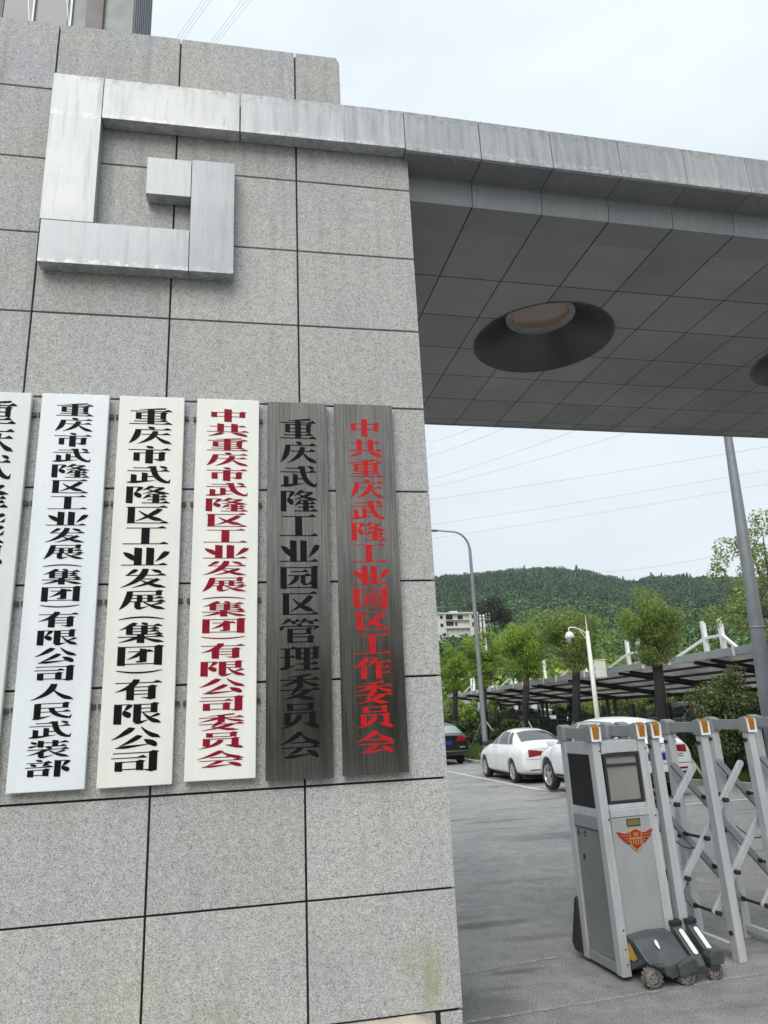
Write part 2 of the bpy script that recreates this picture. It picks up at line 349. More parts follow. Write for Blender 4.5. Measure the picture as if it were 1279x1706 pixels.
# ------------------------------------------------------------------ brush-style lettering, stroke by stroke (100 x 100 cell)
# H x1,y,x2 thin bar with a triangle foot | h same, plain | V x,y1,y2,w thick stem | S stem with shoulder | G stem with shoulder and hook
# P x1,y1,x2,y2,w left-falling | C x1,y1,x2,y2,w left-falling that starts upright | N right-falling | D dot | T rising | K long slanted hook | A arc
GLYPH = {
'重': 'P84,98,22,90,9 H3,80,97 V22,72,30,13 h22,70,78 S78,72,30,13 h22,51,78 h22,33,78 V50,90,4,16 H12,18,88 H2,2,98',
'庆': 'D44,101,58,88,14 H16,84,97 C23,85,3,0,14 H30,55,95 C62,76,22,-2,14 N60,54,99,-2,15',
'市': 'D42,101,57,87,14 H3,79,97 V22,62,12,14 h22,60,78 G78,63,16,14 V50,79,-3,17',
'武': 'H16,88,60 H3,70,96 V42,60,12,13 h44,38,62 H44,37,66 V18,50,8,13 T3,2,66,15,14 K60,99,94,3,14 D74,99,90,84,12',
'隆': 'V11,95,-2,15 h11,93,34 P36,94,23,61,11 D22,62,33,30,16 P60,100,38,74,11 h58,90,84 P86,91,38,54,11 N48,82,99,54,13 H52,52,86 P54,48,40,26,9 H50,36,93 V69,50,2,15 H50,19,91 H38,1,99',
'区': 'H6,93,95 V17,93,3,16 H8,3,98 P80,84,26,13,15 N34,72,88,15,17',
'工': 'H8,92,94 V50,92,4,18 H1,3,99',
'业': 'V36,99,4,17 V62,99,4,17 D4,74,27,28,17 P98,78,74,22,15 H1,3,99',
'发': 'P34,97,12,64,12 H12,64,97 C54,100,2,-2,15 h42,44,70 P82,45,26,-3,14 N42,42,99,-3,15 D66,95,86,76,14',
'展': 'h21,94,84 S84,96,72,13 h21,74,84 C23,95,2,-2,14 H28,57,94 V44,72,40,12 V66,72,40,12 H22,39,98 V40,40,4,13 T37,0,62,14,11 P92,34,66,20,9 N52,38,99,-2,14',
'集': 'P38,101,5,64,13 V26,84,38,14 D50,101,62,88,12 H26,84,93 h26,70,80 H26,69,87 H26,55,87 H26,40,95 V57,86,40,14 H3,27,97 V50,40,-5,16 P46,27,4,-1,12 N54,27,99,-1,14',
'团': 'V12,95,-3,16 h12,92,88 S88,96,-3,17 h12,5,88 H26,68,77 V57,83,14,15 P56,67,24,28,13 T42,18,57,12,8',
'有': 'H3,83,97 C46,101,3,38,15 V34,66,-3,16 h34,62,76 G78,66,2,16 h34,44,76 h34,26,76',
'限': 'V11,95,-3,16 h11,93,34 P36,94,23,61,11 D22,62,33,28,17 V50,94,4,16 h50,92,84 S84,96,50,14 h50,73,84 h50,54,84 T46,-1,72,15,14 P95,44,72,26,10 N62,52,99,-2,15',
'公': 'P42,97,1,40,16 N60,99,99,44,16 P58,58,16,8,15 T10,0,82,16,14 D66,38,90,2,19',
'司': 'h6,92,88 G86,96,4,17 H3,69,73 V18,52,6,15 h18,50,60 S60,53,8,15 h18,15,58',
'人': 'C52,100,0,-2,17 N50,66,99,-2,18',
'民': 'h16,93,82 S82,96,64,14 h16,66,82 V18,93,4,16 T8,-2,50,17,15 H18,41,94 K50,66,92,3,14',
'装': 'V32,101,58,14 D8,93,22,77,12 T4,60,30,74,11 H38,86,95 V65,101,62,14 H42,63,91 D44,60,57,49,11 H3,45,97 P47,45,3,12,12 V34,30,0,13 T30,-4,62,11,11 P88,38,64,22,9 N50,43,99,-3,14',
'部': 'D24,101,37,89,12 H4,82,60 D12,76,24,61,12 P50,79,40,60,11 H1,56,63 V14,42,0,14 h14,40,48 S48,43,2,14 h14,9,48 V74,95,-5,15 h74,92,92 P98,93,84,57,12 D84,58,97,24,17',
'中': 'V17,75,33,14 h17,72,83 S84,77,33,14 h17,40,83 V50,101,-3,18',
'共': 'H7,76,93 V33,99,34,16 V66,99,34,16 H1,34,99 P38,27,4,-3,14 D58,27,95,-3,18',
'委': 'P78,99,20,88,9 H3,77,97 V50,91,46,15 P47,77,3,51,12 N53,77,99,51,13 H3,35,98 P48,50,28,16,13 N29,20,88,-4,14 P76,36,8,-5,14',
'员': 'V26,97,68,14 h26,94,74 S76,97,70,14 h26,72,74 V20,61,12,15 h20,58,80 S80,61,14,15 C50,52,4,-3,13 D60,18,96,-3,17',
'会': 'P52,100,1,49,15 N50,96,99,49,16 H28,58,75 H6,38,95 P52,37,22,10,13 T12,0,80,13,13 D66,26,92,-3,17',
'园': 'V11,95,-3,16 h11,92,89 S89,96,-3,16 h11,3,89 H30,74,72 H22,56,80 C45,56,20,12,12 V60,56,20,12 T58,16,82,20,8 T76,16,82,36,7',
'管': 'P26,101,5,77,11 H18,90,50 D28,88,40,77,10 P66,101,50,79,11 H58,90,98 D70,88,84,77,10 D44,77,55,67,10 D8,70,5,50,10 h7,68,92 P96,69,84,53,10 V27,58,-3,14 h27,56,72 S73,59,34,13 h27,36,73 h27,23,76 S77,25,-3,14 h27,1,77',
'理': 'H3,90,40 V20,90,14,14 H3,54,38 T1,4,42,21,14 V47,95,44,14 h47,92,90 S90,96,46,14 h47,70,90 h47,48,90 V68,92,2,15 H44,25,95 H38,1,99',
'作': 'P36,100,1,48,15 V25,66,-5,15 P58,100,38,58,13 H50,77,98 V65,77,-5,16 H65,51,93 H65,25,95',
'能': 'P30,99,8,70,10 H6,72,46 V16,54,-3,14 h16,52,42 G44,55,2,13 h16,36,42 h16,20,42 V62,99,58,15 P94,90,62,72,13 T62,54,97,60,10 V62,48,4,15 P94,40,62,22,13 T62,2,97,9,10 T90,4,97,22,8 T90,56,97,72,8',
'源': 'D6,96,24,80,13 D2,68,18,52,13 T6,0,28,46,12 H36,93,98 C42,93,27,-3,12 P66,92,56,80,8 V50,78,40,13 h50,76,86 S87,79,40,13 h50,59,86 h50,42,86 V68,40,0,14 T52,10,68,0,8 P56,32,40,8,11 D80,32,97,8,15',
'(': 'A3,20,97,20,52', ')': 'A3,80,97,80,-52'}
def strip(path, ws):
    L, Rr = [], []
    for i, p in enumerate(path):
        a = path[max(i-1, 0)]; b = path[min(i+1, len(path)-1)]
        dx, dy = b[0]-a[0], b[1]-a[1]; l = math.hypot(dx, dy) or 1; nx, ny = -dy/l, dx/l
        L.append((p[0]+nx*ws[i]/2, p[1]+ny*ws[i]/2)); Rr.append((p[0]-nx*ws[i]/2, p[1]-ny*ws[i]/2))
    return [[L[i], Rr[i], Rr[i+1], L[i+1]] for i in range(len(path)-1)]
def bez(a, c, b, n=9): return [((1-t)**2*a[0]+2*t*(1-t)*c[0]+t*t*b[0], (1-t)**2*a[1]+2*t*(1-t)*c[1]+t*t*b[1]) for t in [i/n for i in range(n+1)]]
def lerp(ws, n=9):
    o = []
    for i in range(n+1):
        t = i/n*(len(ws)-1); k = min(int(t), len(ws)-2); o.append(ws[k]+(ws[k+1]-ws[k])*(t-k))
    return o
def stroke(k, a):
    if k in 'Hh':
        x1, y, x2 = a; o = [[(x1, y-2.3), (x2, y-2.3), (x2, y+2.3), (x1, y+2.3)]]
        if k == 'H': s = min(19, (x2-x1)*.34); o.append([(x2-s, y+2.2), (x2+1, y-2.2), (x2+1, y+1.5), (x2-s*.42, y+12)])
        return o
    if k in 'VSG':
        x, y1, y2, w = a; h = w/2; o = [[(x-h, y2+1.5), (x+h, y2-1), (x+h, y1-3), (x-h, y1+1.5)]]
        if k in 'SG': o.append([(x-h*1.2, y1-5), (x+h, y1-6), (x+h+4, y1), (x-h*.1, y1+6)])
        if k == 'G': o.append([(x-h-15, y2+9), (x-h*.3, y2-5), (x+h, y2+2), (x-h, y2+8)])
        return o
    x1, y1, x2, y2, w = a; A, B = (x1, y1), (x2, y2)
    if k == 'P': return strip(bez(A, (x1+(x2-x1)*.38, y1+(y2-y1)*.62), B), lerp([w*.85, w*1.1, w*.85, w*.5, 1.5]))
    if k == 'C': return strip(bez(A, (x1+(x2-x1)*.10, y1+(y2-y1)*.66), B), lerp([w*.9, w*1.1, w*1.05, w*.7, 1.5]))
    if k == 'N': return strip(bez(A, (x1+(x2-x1)*.36, y1+(y2-y1)*.70), B), lerp([2.5, w*.45, w*.8, w*1.2, 2.0]))
    if k == 'D': return strip(bez(A, (x1+(x2-x1)*.6, y1+(y2-y1)*.25), B), lerp([2, w*.7, w*1.05, w*.95, w*.35]))
    if k == 'T': return strip(bez(A, (x1+(x2-x1)*.5, y1+(y2-y1)*.35), B), lerp([w*.3, w*1.1, w*.75, w*.4, 1.5]))
    if k == 'K':
        o = strip(bez(A, (x1+3, y2+14), B, 12), lerp([w, w, w*1.05, w*1.05, w*.9], 12)); o.append([(x2-9, y2-3), (x2+4, y2-5), (x2+6, y2+22), (x2+1, y2+9)]); return o
    if k == 'A': return strip(bez(A, ((x1+x2)/2, y1+w), B, 14), lerp([6, 15, 18, 15, 6], 14))
def glyph_polys(ch):
    out = []
    for tok in GLYPH[ch].split(): out.append(stroke(tok[0], [float(q) for q in tok[1:].split(',')]))
    return out
def letter(mb, text, xc, z_top, z_bot, wid, y, gh=0.85, paren=0.48, shear=0.0):
    """vertical line of text on a plane facing -y; each stroke lies a hair above the one before it"""
    tot = sum(paren if c in '()' else 1 for c in text); tot -= (1-gh); p = (z_top-z_bot)/tot; z = z_top
    for c in text:
        adv = p*(paren if c in '()' else 1); hh = p*gh if c not in '()' else adv*0.85
        for i, polys in enumerate(glyph_polys(c)):
            for j, q in enumerate(polys):
                yy = y - i*0.00004 - (0.00002 if len(polys) < 4 and j else 0) - (0.00002 if len(polys) == 13 and j == 12 else 0)
                mb.add([(xc + (u-50)/100*wid + shear*(z-z_top), yy, z-hh+v/100*hh) for u, v in q], [(0, 1, 2, 3)])
        z -= adv

# ------------------------------------------------------------------ ground
def gz(y): return 0.0 if y <= 3 else (-0.3*(y-3)/12 if y < 15 else -0.3)
mb = MB(); ys = [-130, -60, -20, -5, 0, 3, 6, 9, 12, 15, 30, 60, 110, 400, 1500]; xs = [-1400, -400, -60, -10, 0, 10, 20, 60, 400, 1400]
vs = [(x, y, gz(y)) for y in ys for x in xs]; nx = len(xs)
mb.add(vs, [(j*nx+i, j*nx+i+1, (j+1)*nx+i+1, (j+1)*nx+i) for j in range(len(ys)-1) for i in range(nx-1)], True)
mb.build('ground', ASPHALT, kind='structure')
def strip_line(name, a, b, wd, mat, dz=0.004, n=12):
    a = Vector(a); b = Vector(b); d = (b-a); nrm = Vector((-d.y, d.x, 0)).normalized()*wd/2; mb = MB(); vs = []
    for i in range(n+1):
        p = a+d*(i/n); vs += [(p.x+nrm.x, p.y+nrm.y, gz(p.y)+dz), (p.x-nrm.x, p.y-nrm.y, gz(p.y)+dz)]
    mb.add(vs, [(2*i+1, 2*i+3, 2*i+2, 2*i) for i in range(n)]); return mb.build(name, mat, kind='structure')
WLINE = paint_line_mat('worn_white_paint', (0.55, 0.55, 0.53), 0.30, 0.50)
FAINT = paint_line_mat('faint_cement_line', (0.36, 0.355, 0.34), 0.36, 0.62)
strip_line('parking_line', (5.70, 24.6, 0), (6.60, 8.5, 0), 0.13, WLINE, n=30)
strip_line('gate_line', (-0.3, 0.47, 0), (8.0, 1.10, 0), 0.035, FAINT)
strip_line('gate_line', (0.05, 1.22, 0), (1.1, 1.40, 0), 0.03, FAINT)
for k in range(3):
    y = 8.2+k*5.6 if k else 15.4
strip_line('bay_line', (6.3, 15.1, 0), (8.9, 15.25, 0), 0.11, WLINE, n=4)
strip_line('bay_line', (6.0, 20.9, 0), (8.2, 21.0, 0), 0.11, WLINE, n=4)
strip_line('bay_line', (6.6, 9.2, 0), (9.7, 9.35, 0), 0.11, WLINE, n=4)

# dark ridge added out of view behind the camera to darken the steel plaques' reflections
ADDED_RIDGE = plain('added_ridge_dark_green', (0.028, 0.040, 0.020), 0.95, 0, 0.4, 0.15)
mb = MB(); vs = []; nr_ = 60
for i in range(nr_+1):
    a = R(100+160*i/nr_); ux, uy = math.sin(a), math.cos(a); hgt = 15+4*math.sin(i*.55)+2*math.sin(i*1.7)
    for rr_, zz_ in ((17, -0.1), (18, 3.2), (22, 4.6), (40, hgt*.55), (60, hgt*.8)): vs.append((ux*rr_, -8+uy*rr_, zz_+random.uniform(-.8, .8)*(zz_ > 0)))
mb.add(vs, [(i*5+k, i*5+k+1, i*5+k+6, i*5+k+5) for i in range(nr_) for k in range(4)], True); mb.build('added_dark_ridge', ADDED_RIDGE, kind='structure')

# grass verge behind a kerb
KX = lambda y: 9.62-0.1475*(y-12.2) if y < 25 else 7.73-0.02*(y-25)
SOIL = plain('soil', (0.07, 0.075, 0.035), 0.95, 0, 0.35, 8)
kys = [3.2, 6, 9, 12, 15, 18, 21, 25, 35, 50, 75]
mb = MB(); vs = []
for y in kys: vs += [(KX(y)+0.12, y, gz(y)+0.10), (KX(y)+6, y, gz(y)+0.30), (KX(y)+16, y, gz(y)+0.34)]
mb.add(vs, [(3*j+i, 3*j+i+1, 3*j+i+4, 3*j+i+3) for j in range(len(kys)-1) for i in (0, 1)], True)
mb.build('verge', SOIL, kind='structure')
KERB = plain('concrete_kerb', (0.30, 0.30, 0.285), 0.85, 0, 0.25, 9)
mb = MB()
for j in range(len(kys)-1):
    n = max(1, int((kys[j+1]-kys[j])/1.0))
    for i in range(n):
        ya = kys[j]+(kys[j+1]-kys[j])*i/n; yb = kys[j]+(kys[j+1]-kys[j])*(i+1)/n-0.012
        for_top = [(KX(ya), ya), (KX(ya)+0.13, ya), (KX(yb)+0.13, yb), (KX(yb), yb)]
        mb.prism(for_top, lambda u, v: (u, v, gz(v)-0.05), lambda u, v: (u, v, gz(v)+0.13))
mb.build('kerb', KERB, kind='structure', bevel=0.012)
GRASS = leaf_mat('grass_blades', (0.035, 0.065, 0.016), (0.07, 0.12, 0.028), (0.13, 0.17, 0.05), 0.3)
n = 42000; y = 4+rng.random(n)**1.5*32; t = rng.random(n)**1.3*4.5
x = np.where(y < 25, 9.62-0.1475*(y-12.2), 7.73-0.02*(y-25))+0.15+t
z = np.where(y < 15, -0.3*(y-3)/12, -0.3)+0.10+0.2*(t/6)
az = rng.random(n)*6.283; h = 0.07+rng.random(n)*0.15; ww = 0.008+rng.random(n)*0.010
lx, ly = (rng.random(n)-.5)*.12, (rng.random(n)-.5)*.12
p = np.stack([x, y, z], 1); s = np.stack([np.cos(az)*ww, np.sin(az)*ww, 0*ww], 1); tp = p+np.stack([lx, ly, h], 1)
quads('grass', np.stack([p-s, p+s, tp+s*.3, tp-s*.3], 1), GRASS, kind='stuff', label='rough green grass growing on the verge behind the kerb')
FLOWER = plain('white_petals', (0.75, 0.75, 0.62), 0.6)
for k in range(26):
    yy = 8+random.random()*18; tt = 0.25+random.random()*1.6; q = Vector((KX(yy)+tt, yy, gz(yy)+0.10+0.2*tt/6))
    m = MB(); m.tube([q, q+Vector((0.01, 0, 0.2))], 0.004, 4)
    for a in range(5):
        c = q+Vector((0.01+0.022*math.cos(a*1.257), 0.022*math.sin(a*1.257), 0.205))
        m.add([c+Vector((-.016, -.016, 0.004)), c+Vector((.016, -.016, 0)), c+Vector((.016, .016, 0.006)), c+Vector((-.016, .016, 0))], [(0, 1, 2, 3)])
    m.build('wild_flower', FLOWER, label='tiny white wild flower dotting the grass verge', cat='flower', group='wild flowers in the verge grass')

# ------------------------------------------------------------------ granite gate pillar
pil = empty('gate_pillar', (0, 0, 0), label='massive grey speckled granite gate pillar carrying the name plaques and square metal emblem', cat='gate pillar')
ROW0, PITCH_Z = 0.2633, 0.56416
rows = [0.0, 0.2556]+[ROW0+PITCH_Z*k for k in range(1, 11)]+[6.4715]
cols = [0.0, -0.8038, -1.6133, -2.4249, -3.236, -4.047, -4.858]
GAP = 0.0060; DEP = 1.55; TOPX = -0.475
core = MB(); core.box(-4.85, -0.018, 0.018, DEP-0.018, 0.0, 6.0); core.box(-4.85, TOPX-0.018, 0.018, DEP-0.018, 6.0, 6.45)
core.build('joint_bed', JOINT, pil)
til = MB()
for j in range(1, len(rows)-1):
    z0, z1 = rows[j]+GAP, rows[j+1]-GAP
    if j == len(rows)-2: z1 += GAP
    for i in range(len(cols)-1):
        xr, xl = cols[i]-(0 if i == 0 else GAP), cols[i+1]+GAP
        segs = [(z0, z1)]
        if i == 0 and j >= 10:
            if j == 10: til.box(xl, xr, 0, 0.03, z0, 5.94); til.box(xl, TOPX, 0, 0.03, 5.944, z1)
            else:
                c = 0.022
                til.prism([(xl, z0), (TOPX, z0), (TOPX, z1-0.05), (TOPX-c, z1), (xl, z1)], lambda u, v: (u, 0, v), lambda u, v: (u, 0.03, v))
            continue
        til.box(xl, xr, 0, 0.03, z0, z1)
    # right return and back
    yy = [0.0, 0.78, DEP]
    for a, b in zip(yy[:-1], yy[1:]):
        if j < 10: til.box(-0.03, 0, a+(0.033 if a == 0 else GAP), b-(0 if b == DEP else GAP), z0, z1)
        elif j > 10: til.box(TOPX-0.03, TOPX, a+(0.033 if a == 0 else GAP), b, z0, z1-0.05)
til.box(-4.85, -0.0, DEP, DEP+0.03, 0.26, 5.9); til.box(-4.85, TOPX, 0.034, DEP, 6.455, 6.468); til.box(TOPX, -0.002, 0.034, DEP, 5.98, 5.995)
til.build('granite_cladding', GRANITE, pil, bevel=0.0015, seg=1)
bs = MB(); bs.box(-0.118, -0.001, 0.004, DEP-0.01, 0.0, 0.246); bs.box(-4.85, -0.145, 0.006, DEP-0.01, 0.0, 0.250)
bs.build('base_course', GRANITE, pil, bevel=0.004, seg=1)
STONE = plain('pale_sandstone', (0.42, 0.37, 0.29), 0.85, 0, 0.30, 7)
lg = MB(); lg.prism([(-4.8, 0), (-0.165, 0), (-0.138, 0.17), (-0.165, 0.228), (-0.26, 0.262), (-0.42, 0.258), (-0.6, 0.254), (-4.8, 0.250)], lambda u, v: (u, -0.10, v), lambda u, v: (u, 0.003, v))
lg.build('stone_ledge', STONE, bevel=0.02, seg=3, label='broken pale beige stone ledge at the foot of the granite pillar', cat='stone ledge')

# ------------------------------------------------------------------ metal band: square emblem on the wall that runs on as the canopy
can = empty('gate_canopy', (-0.035, -0.105, 0), R(1.6), label='long flat metal gate canopy with dark tiled soffit, its band curling into a square emblem', cat='canopy')
inv = (Matrix.Translation((-0.035, -0.105, 0)) @ Matrix.Rotation(R(1.6), 4, 'Z')).inverted()
Bz0, Bz1 = 5.612, 5.938; yf, yb = -0.105, -0.012
em = MB(); g = 0.0007
def eb(x0, x1, z0, z1): em.box(x0+g, x1-g, yf, yb, z0+g, z1-g, inv)
eb(-2.402, -2.085, 4.80, Bz1); eb(-2.083, -1.193, Bz0, Bz1); eb(-1.187, -0.0365, Bz0, Bz1)
eb(-2.392, -1.500, 4.495, 4.798); eb(-1.498, -1.220, 4.495, 5.345); eb(-1.782, -1.500, 5.050, 5.335)
em.build('emblem_band', CLAD, can, bevel=0.0015, seg=1)
bk = MB()
for a in [(-2.39, -2.10, 4.6, 5.9), (-2.39, -0.05, 5.64, 5.91), (-2.37, -1.24, 4.52, 4.77), (-1.48, -1.24, 4.52, 5.3), (-1.76, -1.45, 5.08, 5.30)]:
    bk.box(a[0], a[1], -0.012, 0.0, a[2], a[3], inv)
bk.build('fixing_frame', JOINT, can)
fa = MB(); lip = MB(); und = MB(); joints = [0.0]+[0.57+0.565*k for k in range(0, 22)]
LIPY = 0.245; ZS = 5.40; FARY = 4.36; XEND = joints[-1]; bz = 5.60
for a, b in zip(joints[:-1], joints[1:]):
    a2, b2 = a+0.003, b-0.003
    fa.box(a2, b2, 0, 0.03, bz, Bz1)
    und.box(a2, b2, 0.032, LIPY, bz, bz+0.02)
    prof = [(LIPY, bz), (LIPY-0.004, bz-0.03), (LIPY+0.002, bz-0.10), (LIPY+0.010, bz-0.16), (LIPY+0.024, ZS), (LIPY+0.06, ZS+0.01), (LIPY+0.06, bz)]
    lip.prism(prof, lambda u, v: (a2, u, v), lambda u, v: (b2, u, v))
    for k in range(3):       # rivet heads on the lower edge
        xx = a2+0.09+k*0.19+random.uniform(-.02, .02); fa.lathe([(0.006, 0), (0.005, 0.004), (0, 0.005)], 8, Matrix.Translation((xx, -0.0005, bz+0.022)) @ Matrix.Rotation(R(90), 4, 'X'))
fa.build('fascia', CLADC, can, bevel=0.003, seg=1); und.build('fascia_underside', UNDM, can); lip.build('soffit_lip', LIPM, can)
cr_ = MB(); cr_.box(0.0, XEND, 0.034, FARY-0.01, ZS+0.34, Bz1-0.004); cr_.box(0.0, XEND, 0.034, LIPY, bz+0.021, ZS+0.34)
cr_.build('roof_core', JOINT, can)
bf = MB(); bf.box(0.0, XEND, FARY-0.008, FARY+0.004, ZS-0.012, Bz1); bf.build('rear_fascia', CLADC, can)
# soffit sheet with round openings for the lamps
holes = [(1.955+3.37*k, 2.09) for k in range(3)]; HR = 0.712
x0, x1, y0, y1 = 0.0, XEND, LIPY+0.024, FARY-0.008
cuts = [x0]+[c+s for c, _ in holes for s in (-0.85, 0.85)]+[x1]
so_ = MB()
for i in range(len(cuts)-1):
    a, b = cuts[i], cuts[i+1]
    if i % 2 == 0: so_.add([(a, y0, ZS), (b, y0, ZS), (b, y1, ZS), (a, y1, ZS)], [(0, 1, 2, 3)])
    else:
        cx, cy = holes[i//2]; N = 96; base = len(so_.v); inner = []; outer = []
        for k in range(N):
            t = 2*math.pi*k/N; ct, st = math.cos(t), math.sin(t); inner.append((cx+HR*ct, cy+HR*st, ZS))
            sc = min((b-cx)/ct if ct > 1e-9 else 1e9, (a-cx)/ct if ct < -1e-9 else 1e9, (y1-cy)/st if st > 1e-9 else 1e9, (y0-cy)/st if st < -1e-9 else 1e9)
            outer.append((cx+sc*ct, cy+sc*st, ZS))
        so_.add(inner+outer, [(k, (k+1) % N, N+(k+1) % N, N+k) for k in range(N)])
        for qx in (a, b):
            for qy in (y0, y1):
                ang = [math.atan2(o[1]-cy, o[0]-cx) for o in outer]; tq = math.atan2(qy-cy, qx-cx)
                near = sorted(range(N), key=lambda k: abs((ang[k]-tq+math.pi) % (2*math.pi)-math.pi))[:2]
                so_.add([outer[near[0]], outer[near[1]], (qx, qy, ZS)], [(0, 1, 2)])
for q in so_.f: pass
so_.build('soffit', SOFFIT, can)
CONE = plain('dark_reflector', (0.078, 0.080, 0.083), 0.38, 0.35, 0.1, 3)
RING = plain('steel_ring', (0.28, 0.275, 0.265), 0.3, 0.5, 0.15, 30)
LENS = Mat('dusty_lens'); LENS.set(base=LENS.ramp(LENS.noise(2.6, 4, 0.6), [(0.35, (0.26, 0.25, 0.23)), (0.5, (0.29, 0.215, 0.17)), (0.66, (0.33, 0.19, 0.135))]), rough=0.18, spec=0.6); LENS = LENS.m
CT = Matrix.Translation((-0.035, -0.105, 0)) @ Matrix.Rotation(R(1.6), 4, 'Z')
lamp_labels = ['large round recessed canopy lamp with a pinkish dusty lens, nearest the pillar', 'round recessed canopy lamp cut by the right edge of the photo', 'round recessed canopy lamp farthest out along the canopy']
for k, (hx, hy) in enumerate(holes[:2]):
    p = CT @ Vector((hx, hy, ZS)); lm = empty('recessed_lamp', p, R(1.6), label=lamp_labels[k], cat='recessed lamp', group='recessed lamps in the canopy soffit')
    MB().lathe([(HR+0.006, -0.006), (HR-0.006, -0.006), (HR-0.010, 0.004), (0.37, 0.285), (0.368, 0.30)], 96).build('reflector', CONE, lm, fix=False)
    MB().lathe([(0.366, 0.30), (0.360, 0.272), (0.345, 0.270), (0.338, 0.285), (0.330, 0.277), (0.318, 0.277), (0.312, 0.29), (0.303, 0.283), (0.292, 0.283), (0.286, 0.30)], 96).build('ring', RING, lm, fix=False)
    MB().lathe([(0.287, 0.296), (0.2, 0.288), (0.1, 0.284), (0.0, 0.283)], 64).build('lens', LENS, lm, fix=False)

# ------------------------------------------------------------------ name plaques
IVORY = board_mat('ivory_board', (0.76, 0.757, 0.695)); PALEW = board_mat('white_board', (0.75, 0.785, 0.79)); GREYW = board_mat('grey_white_board', (0.68, 0.71, 0.68)); CREAM = board_mat('cream_board', (0.78, 0.78, 0.72))
STEEL = brushed_mat()
INK = plain('black_lettering', (0.005, 0.005, 0.006), 0.6, 0, 0.2, 30, 0.12)
CRIM = plain('crimson_lettering', (0.24, 0.004, 0.018), 0.55, 0, 0.2, 20, 0.15)
SCAR = plain('scarlet_lettering', (0.47, 0.010, 0.010), 0.5, 0, 0.15, 20, 0.2)
plq = [
 (-2.733, -2.362, 3.647, 1.447, 0.0, GREYW, INK, '重庆武隆能源发展有限公司', -2.543, 3.590, 1.62, 0.225, 'white hanging plaque cut by the left edge, showing only right halves of black characters', 0.0),
 (-2.306, -1.932, 3.649, 1.451, 0.0, PALEW, INK, '重庆市武隆区工业发展(集团)有限公司人民武装部', -2.119, 3.590, 1.524, 0.213, 'bluish white plaque with small black characters ending in 人民武装部', 0.0),
 (-1.874, -1.500, 3.649, 1.449, 0.0, IVORY, INK, '重庆市武隆区工业发展(集团)有限公司', -1.690, 3.574, 1.520, 0.252, 'ivory plaque with large bold black characters ending in 有限公司', 0.0),
 (-1.426, -1.055, 3.648, 1.455, -0.0063, CREAM, CRIM, '中共重庆市武隆区工业发展(集团)有限公司委员会', -1.241, 3.582, 1.523, 0.250, 'cream plaque with crowded dark crimson characters', 0.0),
 (-1.004, -0.638, 3.644, 1.434, -0.006, STEEL, INK, '重庆武隆工业园区管理委员会', -0.818, 3.533, 1.547, 0.228, 'brushed dark steel plaque with black characters', 0.0),
 (-0.592, -0.221, 3.646, 1.436, -0.0036, STEEL, SCAR, '中共重庆武隆工业园区工作委员会', -0.404, 3.543, 1.551, 0.215, 'brushed dark steel plaque with bright red characters, closest to the pillar corner', 0.0)]
CLIP = plain('bracket', (0.08, 0.075, 0.07), 0.6, 0.4)
for x0, x1, z1, z0, tilt, bm_, im_, txt, xc, zt, zb, wd, lab, _ in plq:
    px, pz = (x0+x1)/2, z1
    pq = empty('name_plaque', (px, 0, pz), label=lab, cat='name plaque', group='vertical name plaques on the pillar')
    pq.rotation_euler = (0, -tilt, 0)
    hw = (x1-x0)/2; steel = bm_ is STEEL
    th = 0.026 if steel else 0.034; yfr = -0.050
    MB().box(-hw, hw, yfr, yfr+th, z0-z1, 0).build('board', bm_, pq, bevel=0.0025 if steel else 0.004, seg=2)
    lt = MB(); letter(lt, txt, xc-px, zt-pz, zb-pz, wd, yfr-0.0015); lt.build('lettering', im_, pq, fix=False)
    for zz in (-0.12, -0.66, -1.23, -1.79):
        for sgn in (-1, 1):
            br = MB(); br.box(sgn*(hw-0.03)-0.02, sgn*(hw-0.03)+0.02, yfr+th-0.001, -0.0, zz-0.02, zz+0.02)
            if not steel: br.box(min(sgn*(hw-0.004), sgn*(hw+0.022)), max(sgn*(hw-0.004), sgn*(hw+0.022)), -0.016, -0.002, zz-0.012, zz+0.012)
            br.build('wall_bracket', CLIP, pq)

# ------------------------------------------------------------------ retractable gate
GA = R(5.6); gate = empty('retractable_gate', (1.318, 0.822, 0), GA, label='silver folding retractable gate with amber reflectors and a boxy motor head standing on the asphalt', cat='retractable gate')
PW = 0.034                                   # half post width
BY = 0.415                                    # depth between front and back posts
COVER = plain('dark_green_plastic', (0.060, 0.071, 0.071), 0.40, 0, 0.25, 9)
REFL = plain('white_reflector_strip', (0.72, 0.73, 0.74), 0.35, 0, 0.1, 60)
DUSTY = plain('dusty_tyre', (0.16, 0.15, 0.135), 0.9, 0, 0.45, 45)
YEL = plain('yellow_steel', (0.42, 0.26, 0.02), 0.5, 0, 0.25, 20)
GOLD = plain('gold_trim', (0.55, 0.40, 0.14), 0.35, 0.5, 0.15, 40)
GOLDP = plain('brass_plate', (0.28, 0.22, 0.075), 0.35, 0.6, 0.15, 40)
REDE = plain('red_enamel', (0.30, 0.014, 0.012), 0.4, 0, 0.2, 60)
SCREEN = glass_dark('display_glass', (0.17, 0.165, 0.155), 0.08); SCREEN2 = plain('dark_display', (0.006, 0.007, 0.010), 0.35, 0, 0.3, 9, 0.25)
